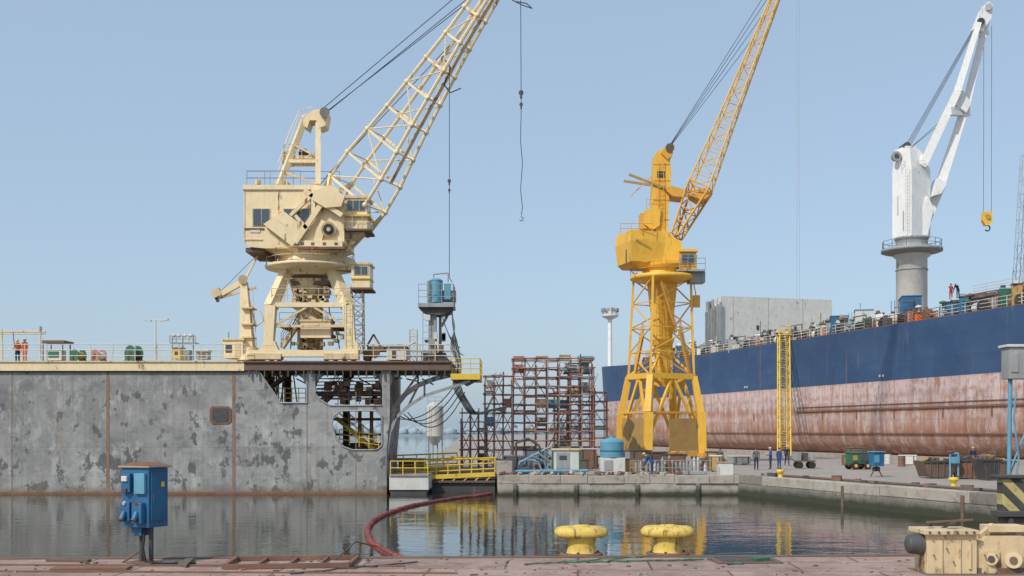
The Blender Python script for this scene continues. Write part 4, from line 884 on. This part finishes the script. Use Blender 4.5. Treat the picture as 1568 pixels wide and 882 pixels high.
# ------------------------------------------------------------ red floating boom
b=B('floating_oil_boom'); uv=[(752,757),(735,760),(700,764),(660,770),(625,777),(595,787),(575,797),(565,807),(563,818),(567,828),(578,839),(592,848),(612,856),(640,866)]
P=[]
for u,v in uv:
    d=(CZ-WZ)*F/(v-HY); P.append(g(u,d,WZ+.03))
P2=[]
for j in range(len(P)-1):
    p0=P[max(0,j-1)];p1=P[j];p2=P[j+1];p3=P[min(len(P)-1,j+2)]; nn=max(3,int((p2-p1).length/.55))
    for q in range(nn):
        t=q/nn; P2.append(.5*((2*p1)+(-p0+p2)*t+(2*p0-5*p1+4*p2-p3)*t*t+(-p0+3*p1-3*p2+p3)*t**3)+V((R.uniform(-.03,.03),R.uniform(-.03,.03),R.uniform(-.02,.02))))
for i,(p,q) in enumerate(zip(P2[:-1],P2[1:])):
    rr_=.13; b.cyl(p,p.lerp(q,.85),rr_,'boom',n=10); b.cyl(p.lerp(q,.85),q,.07,'boom',n=8); b.sphere(p.lerp(q,.02),rr_,'boom',8)
b.done()
# ------------------------------------------------------------ foreground bollards
def bollard(u,vb,w0,rz):
    d=CZ*F/(vb-HY); p=g(u,d); b=B('mooring_bollard')
    b.lathe(p,[(.50,0),(.50,.05),(.44,.06)],'rusty',24,1.05,.9,rz)
    b.lathe(p,[(.37,.055),(.35,.09),(.335,.18),(.33,.36),(.36,.43)],'bol',24,1,.85,rz,True,.85)
    b.lathe(p,[(.33,.42),(.52,.435),(.60,.47),(.625,.53),(.615,.60),(.56,.665),(.50,.69),(.30,.70),(.0001,.705)],'bol',32,1.04,.68,rz,False,.72)
    b.lathe(p,[(.20,.70),(.20,.725),(.16,.73)],'bol',14,1,.8,rz)
    for i in range(6): t=i*1.047+.3; b.cyl(p+V((.43*math.cos(t),.37*math.sin(t),.05)),p+V((.43*math.cos(t),.37*math.sin(t),.10)),.035,'dark',n=6)
    b.done(.012)
bollard(890,850,0,.08); bollard(1022,849,0,-.14)
# ------------------------------------------------------------ foreground blue electric box
d=CZ*F/(862-HY); p=g(222,d); rz=-.42; m=Matrix.Rotation(rz,3,'Z')
b=B('shore_power_box'); zt=S(0,716,d).z; zb_=S(0,806,d).z
def rb(o,sz,k,ry=0): b.rbox(p+m@V(o),sz,k,rz,ry)
W0,D0=.78,.62; hh=zt-zb_
rb((0,0,zb_+hh/2),(W0,D0,hh),'blue'); rb((0,0,zt+.025),(W0+.12,D0+.12,.035),'wood')
A=[p+m@V(q) for q in((-W0/2-.03,-D0/2-.04,zt+.045),(W0/2+.03,-D0/2-.04,zt+.045),(0.02,-D0/2-.04,zt+.13))]; b.pr(A,m@V((0,D0+.08,0)),'rusty')
rb((-.2,-D0/2-.05,zb_+hh*.75),(.26,.1,.42),'blue'); rb((.18,-D0/2-.04,zb_+hh*.74),(.30,.08,.46),'bluel'); rb((-.2,-D0/2-.12,zb_+hh*.82),(.16,.05,.12),'offw'); rb((-.2,-D0/2-.10,zb_+hh*.62),(.12,.08,.1),'dark')
rb((-.2,-D0/2-.06,zb_+hh*.27),(.28,.12,.42),'blue'); rb((.16,-D0/2-.07,zb_+hh*.25),(.28,.14,.46),'blue')
for q in(-.2,.16):
    c=p+m@V((q,-D0/2-.2,zb_+hh*.15)); c2_=p+m@V((q,-D0/2-.12,zb_+hh*.26)); b.cyl(c2_,c,.065,'blue',n=14); b.cyl(c,c+(c-c2_)*.25,.072,'dark',n=14)
    c=p+m@V((q,-D0/2-.16,zb_+hh*.40)); b.cyl(p+m@V((q,-D0/2-.1,zb_+hh*.42)),c,.04,'red' if q>0 else 'offw',n=10)
rb((W0/2+.015,0,zb_+hh*.52),(.03,D0*.8,hh*.82),'blue'); rb((W0/2+.04,.1,zb_+hh*.72),(.02,.10,.12),'sy'); rb((W0/2+.04,-.2,zb_+hh*.5),(.04,.03,.16),'dark')
for q in(-.1,.18):
    a0=p+m@V((q,0,zb_)); b.cyl(a0,V((a0.x,a0.y,.0)),.055,'dark',n=10)
b.beam(p+m@V((-.12,0,.28)),p+m@V((-.48,-.2,0)),.05,.05,'brown'); b.rbox(p+m@V((.03,0,.02)),(.7,.5,.04),'brown',rz); rb((-.1,-.02,zb_-.1),(.3,.3,.2),'blue')
b.tube([p+m@V((.1,-.1,zb_)),p+m@V((.14,-.22,.35)),p+m@V((.2,-.2,.05)),p+m@V((.7,-.1,.03)),p+m@V((1.2,.3,.03))],.03,'rub',8)
b.done(.012)
# ------------------------------------------------------------ foreground scrap on quay
b=B('steel_frame'); 
P=[gz(343,872),gz(535,869),gz(548,857),gz(362,859)]
for a_,c_ in zip(P,P[1:]+P[:1]): b.beam(a_+V((0,0,.06)),c_+V((0,0,.06)),.09,.1,'rusty')
for t in(.25,.5,.75): b.beam(P[0].lerp(P[1],t)+V((0,0,.05)),P[3].lerp(P[2],t)+V((0,0,.05)),.05,.06,'rusty')
b.done()
b=B('steel_plate'); A=[gz(272,866),gz(285,870),gz(298,858),gz(290,857)]; b.pr([q+V((0,0,.01)) for q in A],V((0,0,.06)),'brown'); b.rbox(gz(140,872)+V((0,0,.03)),(1.6,.5,.05),'rusty',.1); b.rbox(gz(105,860)+V((0,0,.03)),(1.0,.2,.05),'brown',-.1); b.done()
b=B('mooring_rope')
def wig(u0,v0,u1,v1,n,amp,seed):
    r=random.Random(seed); a=gz(u0,v0);c=gz(u1,v1); return [a.lerp(c,i/n)+V((r.uniform(-amp,amp),r.uniform(-amp,amp),.03)) for i in range(n+1)]
b.tube(wig(870,862,1090,858,24,.12,1),.022,'ropeg',6); b.tube(wig(800,866,1000,853,20,.12,2),.018,'ropeg',6); b.tube(wig(1120,866,1180,855,10,.15,3),.022,'ropeg',6); b.tube(wig(450,880,640,862,20,.1,4),.018,'rope',6)
b.tube([gz(512,858),gz(520,862)+V((.1,.2,.25)),gz(535,856)+V((.1,.3,.38)),gz(560,853)+V((.2,.5,.2)),gz(585,853)+V((.3,.6,-.1))],.02,'brown',6); b.done()
b=B('access_hatch'); c=gz(1140,859); b.rbox(c+V((0,0,.02)),(1.5,1.1,.04),'brown',.05); b.rbox(c+V((0,0,.045)),(1.2,.8,.02),'dark',.05); b.rbox(c+V((-.1,.35,.14)),(1.0,.05,.02),'ropeg',.2); b.rbox(c+V((.3,-.3,.08)),(.4,.2,.08),'green',.4); b.done(.01)
b=B('scrap_pieces')
r=random.Random(8)
for i in range(190):
    u=r.uniform(0,1568); v=r.uniform(856,885); c=gz(u,v); s=r.uniform(.02,.06)
    b.rbox(c+V((0,0,s*.3)),(s*r.uniform(1,3),s,s*.5),r.choice(['rusty','brown','brown','wood','grey']),r.uniform(0,3))
b.done()
b=B('ground_rail'); b.beam(gz(0,866)+V((0,0,.01)),gz(620,868)+V((0,0,.01)),.07,.05,'rusty'); b.beam(gz(0,876)+V((0,0,.01)),gz(700,879)+V((0,0,.01)),.07,.05,'rusty'); b.done()
# ------------------------------------------------------------ fairlead machine right foreground
d=23.3
b=B('mooring_winch')
def q(u,v,dd=0): return S(u,v,d+dd)
b.cyl(q(1392,833),q(1412,833),.20,'dark',.24,n=20); b.cyl(q(1412,833),q(1426,836),.24,'brown',.2,n=20); b.sphere(q(1393,833),.2,'dark',14,(.5,1,1))
b.bx(1420,818,1496,884,d-.3,.75,'cream2'); b.bx(1416,812,1500,819,d-.4,.95,'cream2'); b.bx(1440,828,1444,884,d-.34,.07,'cream2'); b.bx(1468,828,1472,884,d-.34,.07,'cream2'); b.bx(1484,830,1488,872,d-.34,.07,'cream2')
b.prism([(1496,838),(1512,822),(1572,822),(1572,884),(1496,884)],d-.2,.55,'cream2'); b.prism([(1504,846),(1530,842),(1530,880),(1504,880)],d-.26,.07,'cream2')
b.cyl(q(1518,856,-.3),q(1518,856,.0),.13,'cream2',n=20); b.cyl(q(1518,856,-.33),q(1518,856,-.1),.07,'dark',n=16); b.cyl(q(1552,858,-.3),q(1552,858,0),.17,'cream2',n=22); b.cyl(q(1552,858,-.33),q(1552,858,-.1),.08,'brown',n=16)
b.beam(q(1500,822,0),q(1520,806,.2),.1,.16,'cream2'); b.bx(1515,805,1572,815,d,.5,'cream2'); b.cyl(q(1424,806,.2),q(1424,798,.2),.05,'dark'); b.beam(q(1418,800,.1),q(1490,796,.1),.03,.05,'brown'); b.beam(q(1436,812,.2),q(1470,796,.2),.03,.05,'brown')
for u in(1424,1438,1452,1466,1480,1492): b.cyl(q(u,815.5,-.45),q(u,815.5,-.38),.03,'dark',n=6)
for u,v in((1508,850),(1526,850),(1508,876),(1526,876),(1450,840),(1460,860),(1430,850)): b.cyl(q(u,v,-.38),q(u,v,-.2),.02,'brown',n=6)
b.rbox(q(1490,878,.1),(2.4,1.2,.1),'brown')
for u in(1416,1500,1560): b.box(q(u,0).x-.06,q(u,0).x+.06,d-.2,d+.4,0,q(0,878).z+.05,'brown')
b.box(q(1416,0).x,q(1575,0).x,d-.25,d+.45,.004,.12,'brown')
b.done(.012)
b=B('barrier_block'); d=30
b.bx(1536,733,1590,783,d,.4,'stripe'); b.bx(1531,728,1595,733,d-.1,.6,'dark'); b.bx(1531,783,1595,792,d-.1,.6,'dark'); b.box(S(1536,0,d).x,S(1590,0,d).x,d+.05,d+.35,WZ-1,S(0,792,d).z,'brown'); b.bx(1545,792,1553,828,d-.05,.2,'dark'); b.done(.02)
b=B('control_cabinet'); d=30.8
b.bx(1545,531,1585,580,d,.5,'grey'); b.bx(1543,527,1588,531,d-.06,.62,'offw'); b.bx(1549,540,1560,570,d-.03,.04,'grey'); b.cyl(S(1547,580,d+.2),V((S(1547,0,d).x,d+.2,WZ-1)),.06,'bluel'); b.cyl(S(1575,580,d+.2),V((S(1575,0,d).x,d+.2,WZ-1)),.05,'grey'); b.tube([S(1556,600,d),S(1552,640,d),S(1560,700,d),S(1552,760,d)],.03,'bluel',6); b.tube([S(1547,720,d+.2),S(1575,650,d+.2)],.03,'bluel',6); b.done(.01)
# ------------------------------------------------------------ people
def person(loc,rz,top_,leg,helm,pose='stand'):
    J={'pel':(0,0,.95,.135,.115),'sp':(0,.005,1.13,.13,.105),'ch':(0,.0,1.36,.165,.11),'nk':(0,.0,1.49,.06,.06),'hd':(0,.02,1.60,.075,.088),'ht':(0,.01,1.70,.07,.082)}
    for sn,x in(('l',-1),('r',1)):
        J['sh'+sn]=(x*.185,0,1.41,.065,.065); J['el'+sn]=(x*.235,.0,1.13,.048,.048); J['wr'+sn]=(x*.245,.06,.89,.03,.036); J['ha'+sn]=(x*.25,.08,.80,.018,.042)
        J['hp'+sn]=(x*.095,0,.90,.095,.1); J['kn'+sn]=(x*.105,.015,.50,.065,.068); J['an'+sn]=(x*.11,-.01,.10,.045,.048); J['to'+sn]=(x*.125,.15,.045,.042,.04)
    def mv(k,dx=0,dy=0,dz=0): a=J[k]; J[k]=(a[0]+dx,a[1]+dy,a[2]+dz,a[3],a[4])
    if pose=='walk':
        for k,y in(('knl',.16),('anl',.22),('tol',.22),('knr',-.03),('anr',-.28),('tor',-.24),('wrl',-.1),('hal',-.12),('wrr',.12),('har',.16)): mv(k,0,y)
        mv('anr',0,0,.05); mv('tor',0,0,.0)
    if pose=='work':
        mv('wrl',.06,.2,.2); mv('hal',.1,.25,.28); mv('wrr',-.06,.2,.2); mv('har',-.1,.25,.28); mv('hd',0,.03,-.01); mv('ht',0,.06,-.01)
    if pose=='bend':
        for k,y,z in(('sp',.09,-.02),('ch',.27,-.12),('nk',.37,-.16),('hd',.47,-.19),('ht',.55,-.23),('shl',.28,-.13),('shr',.28,-.13),('ell',.36,-.18),('elr',.36,-.18),('wrl',.44,-.2),('wrr',.44,-.2),('hal',.48,-.2),('har',.48,-.2)): mv(k,0,y,z)
    if pose=='point': mv('elr',.02,.16,.15); mv('wrr',0,.38,.4); mv('har',0,.46,.48)
    E=[('pel','sp'),('sp','ch'),('ch','nk'),('nk','hd'),('hd','ht')]
    for sn in'lr': E+=[('ch','sh'+sn),('sh'+sn,'el'+sn),('el'+sn,'wr'+sn),('wr'+sn,'ha'+sn),('pel','hp'+sn),('hp'+sn,'kn'+sn),('kn'+sn,'an'+sn),('an'+sn,'to'+sn)]
    ks=list(J); me=bpy.data.meshes.new('tmp'); me.from_pydata([J[k][:3] for k in ks],[(ks.index(a),ks.index(c)) for a,c in E],[]); ob=bpy.data.objects.new('tmp',me); scene.collection.objects.link(ob)
    sk=ob.modifiers.new('s','SKIN'); sk.use_smooth_shade=True
    for i,k in enumerate(ks): me.skin_vertices[0].data[i].radius=(J[k][3],J[k][4])
    me.skin_vertices[0].data[0].use_root=True
    ob.modifiers.new('ss','SUBSURF').levels=2
    dg=bpy.context.evaluated_depsgraph_get(); em=bpy.data.meshes.new_from_object(ob.evaluated_get(dg))
    vs=[v.co.copy() for v in em.vertices]; fs=[tuple(p.vertices) for p in em.polygons]
    bpy.data.objects.remove(ob); bpy.data.meshes.remove(me)
    b=B('worker'); rot=Matrix.Rotation(rz,3,'Z'); loc=V(loc); T=lambda p: loc+rot@V(p)
    def near(c):
        best=None
        for a,e in E:
            A=V(J[a][:3]);Bq=V(J[e][:3]);t=max(0,min(1,(c-A).dot(Bq-A)/max(1e-6,(Bq-A).length_squared))); q=(A.lerp(Bq,t)-c).length-.5*J[a][3]
            if best is None or q<best[0]: best=(q,a,e,t)
        return best
    cls={}
    for f in fs:
        c=sum((vs[i] for i in f),V((0,0,0)))/len(f); _,a,e,t=near(c)
        if e in('hd','ht') or (e=='nk' and t>.7): k='skin'
        elif e[:2]=='ha' : k='skin'
        elif e[:2]=='to' or (e[:2]=='an' and t>.88): k='rub'
        elif e[:2] in('kn','an','hp') : k=leg
        else: k=top_
        cls.setdefault(k,[]).append(f)
    tv=[T(v) for v in vs]; o=len(b.v); b.v.extend([tuple(p) for p in tv])
    for k,fl in cls.items():
        i=b.mi(k)
        for f in fl: b.f.append([o+x for x in f]); b.m.append(i); b.sm.append(True)
    hd=V(J['hd'][:3]); up=(V(J['ht'][:3])-hd).normalized(); fw=V((0,1,0)); fw=(fw-up*fw.dot(up)).normalized(); sdv=V((1,0,0))
    hc=hd+up*.035
    b.sphere(T(hc+up*.025-fw*.015),.105,'hair' if helm is None else helm,14,(.95,1.05,.95))
    if helm: b.lathe(T(hc+up*.04),[(.11,-.01),(.135,-.012),(.135,.005),(.11,.015)],helm,16)
    for x in(-1,1):
        b.sphere(T(hc+fw*.098+sdv*x*.032-up*.01),.011,'dark',6); b.sphere(T(hc+sdv*x*.083-up*.02),.022,'skin',6,(.5,1,1.3))
    b.sphere(T(hc+fw*.106-up*.035),.016,'skin',6,(.8,1,1.3)); b.sphere(T(hc+fw*.092-up*.068),.02,'red',6,(1.2,.4,.3)); b.sphere(T(hc+fw*.03-up*.035),.082,'skin',12,(.85,.9,1.1))
    for sn,x in(('l',-1),('r',1)):
        h=V(J['ha'+sn][:3]); w_=V(J['wr'+sn][:3]); dn=(h-w_).normalized(); ac=V((0,1,0)); ac=(ac-dn*ac.dot(dn)); ac=ac.normalized() if ac.length>.1 else V((0,0,1)); inn_=V((-x,0,0))
        for i,L_ in enumerate((.062,.075,.07,.055)):
            a0=h+dn*.02+ac*(.028-.019*i); a1=a0+dn*L_*.55+inn_*.008; a2=a1+dn*L_*.4+inn_*.025; b.tube([T(a0),T(a1),T(a2)],.009,'skin',6)
        a0=h-dn*.03+ac*.035; b.tube([T(a0),T(a0+ac*.03+dn*.02),T(a0+ac*.035+dn*.05+inn_*.01)],.011,'skin',6)
    b.done(origin=loc)
pi=math.pi
person(g(1158,84),pi*.9,'wgrey','navy','hair','stand')
person(g(1180,86),pi*.5,'wblue','navy','offw','work')
person(g(1193,85),-pi*.3,'wblue','wblue','red','stand')
person(g(1205,95),pi,'navy','navy','offw','walk')
person(g(998,73.6),pi*.4,'wblue','wblue','sy','bend')
person(g(1103,84),pi*.8,'wgrey','navy','hair','walk')
person(g(1490,88),pi,'navy','wgrey','sy','stand')
person(V((S(38,0,75.6).x,75.6,ZD)),pi*.9,'orange','orange','offw','stand')
person(V((S(27,0,76.4).x,76.4,ZD)),pi*.3,'orange','navy','sy','work')
pp,_=onship(1456,4.2,DK+2.7); person(pp,pi,'red','red','red','point')
pp,_=onship(1477,1.6,DK); person(pp+V((0,0,.9)),pi,'red','navy','offw','stand')
pp,_=onship(1467,4,DK+2.7); person(pp,pi*.7,'navy','navy','sy','bend')
b=B('deck_platform'); pp,_=onship(1477,1.6,DK); b.rbox(pp+V((0,0,.8)),(1.6,1.6,.18),'grey'); 
for i in(-1,1):
    for j in(-1,1): b.cyl(pp+V((i*.7,j*.7,0)),pp+V((i*.7,j*.7,.75)),.06,'grey')
b.done()
print('objects',len(bpy.data.objects),'polys',sum(len(m.polygons) for m in bpy.data.meshes))
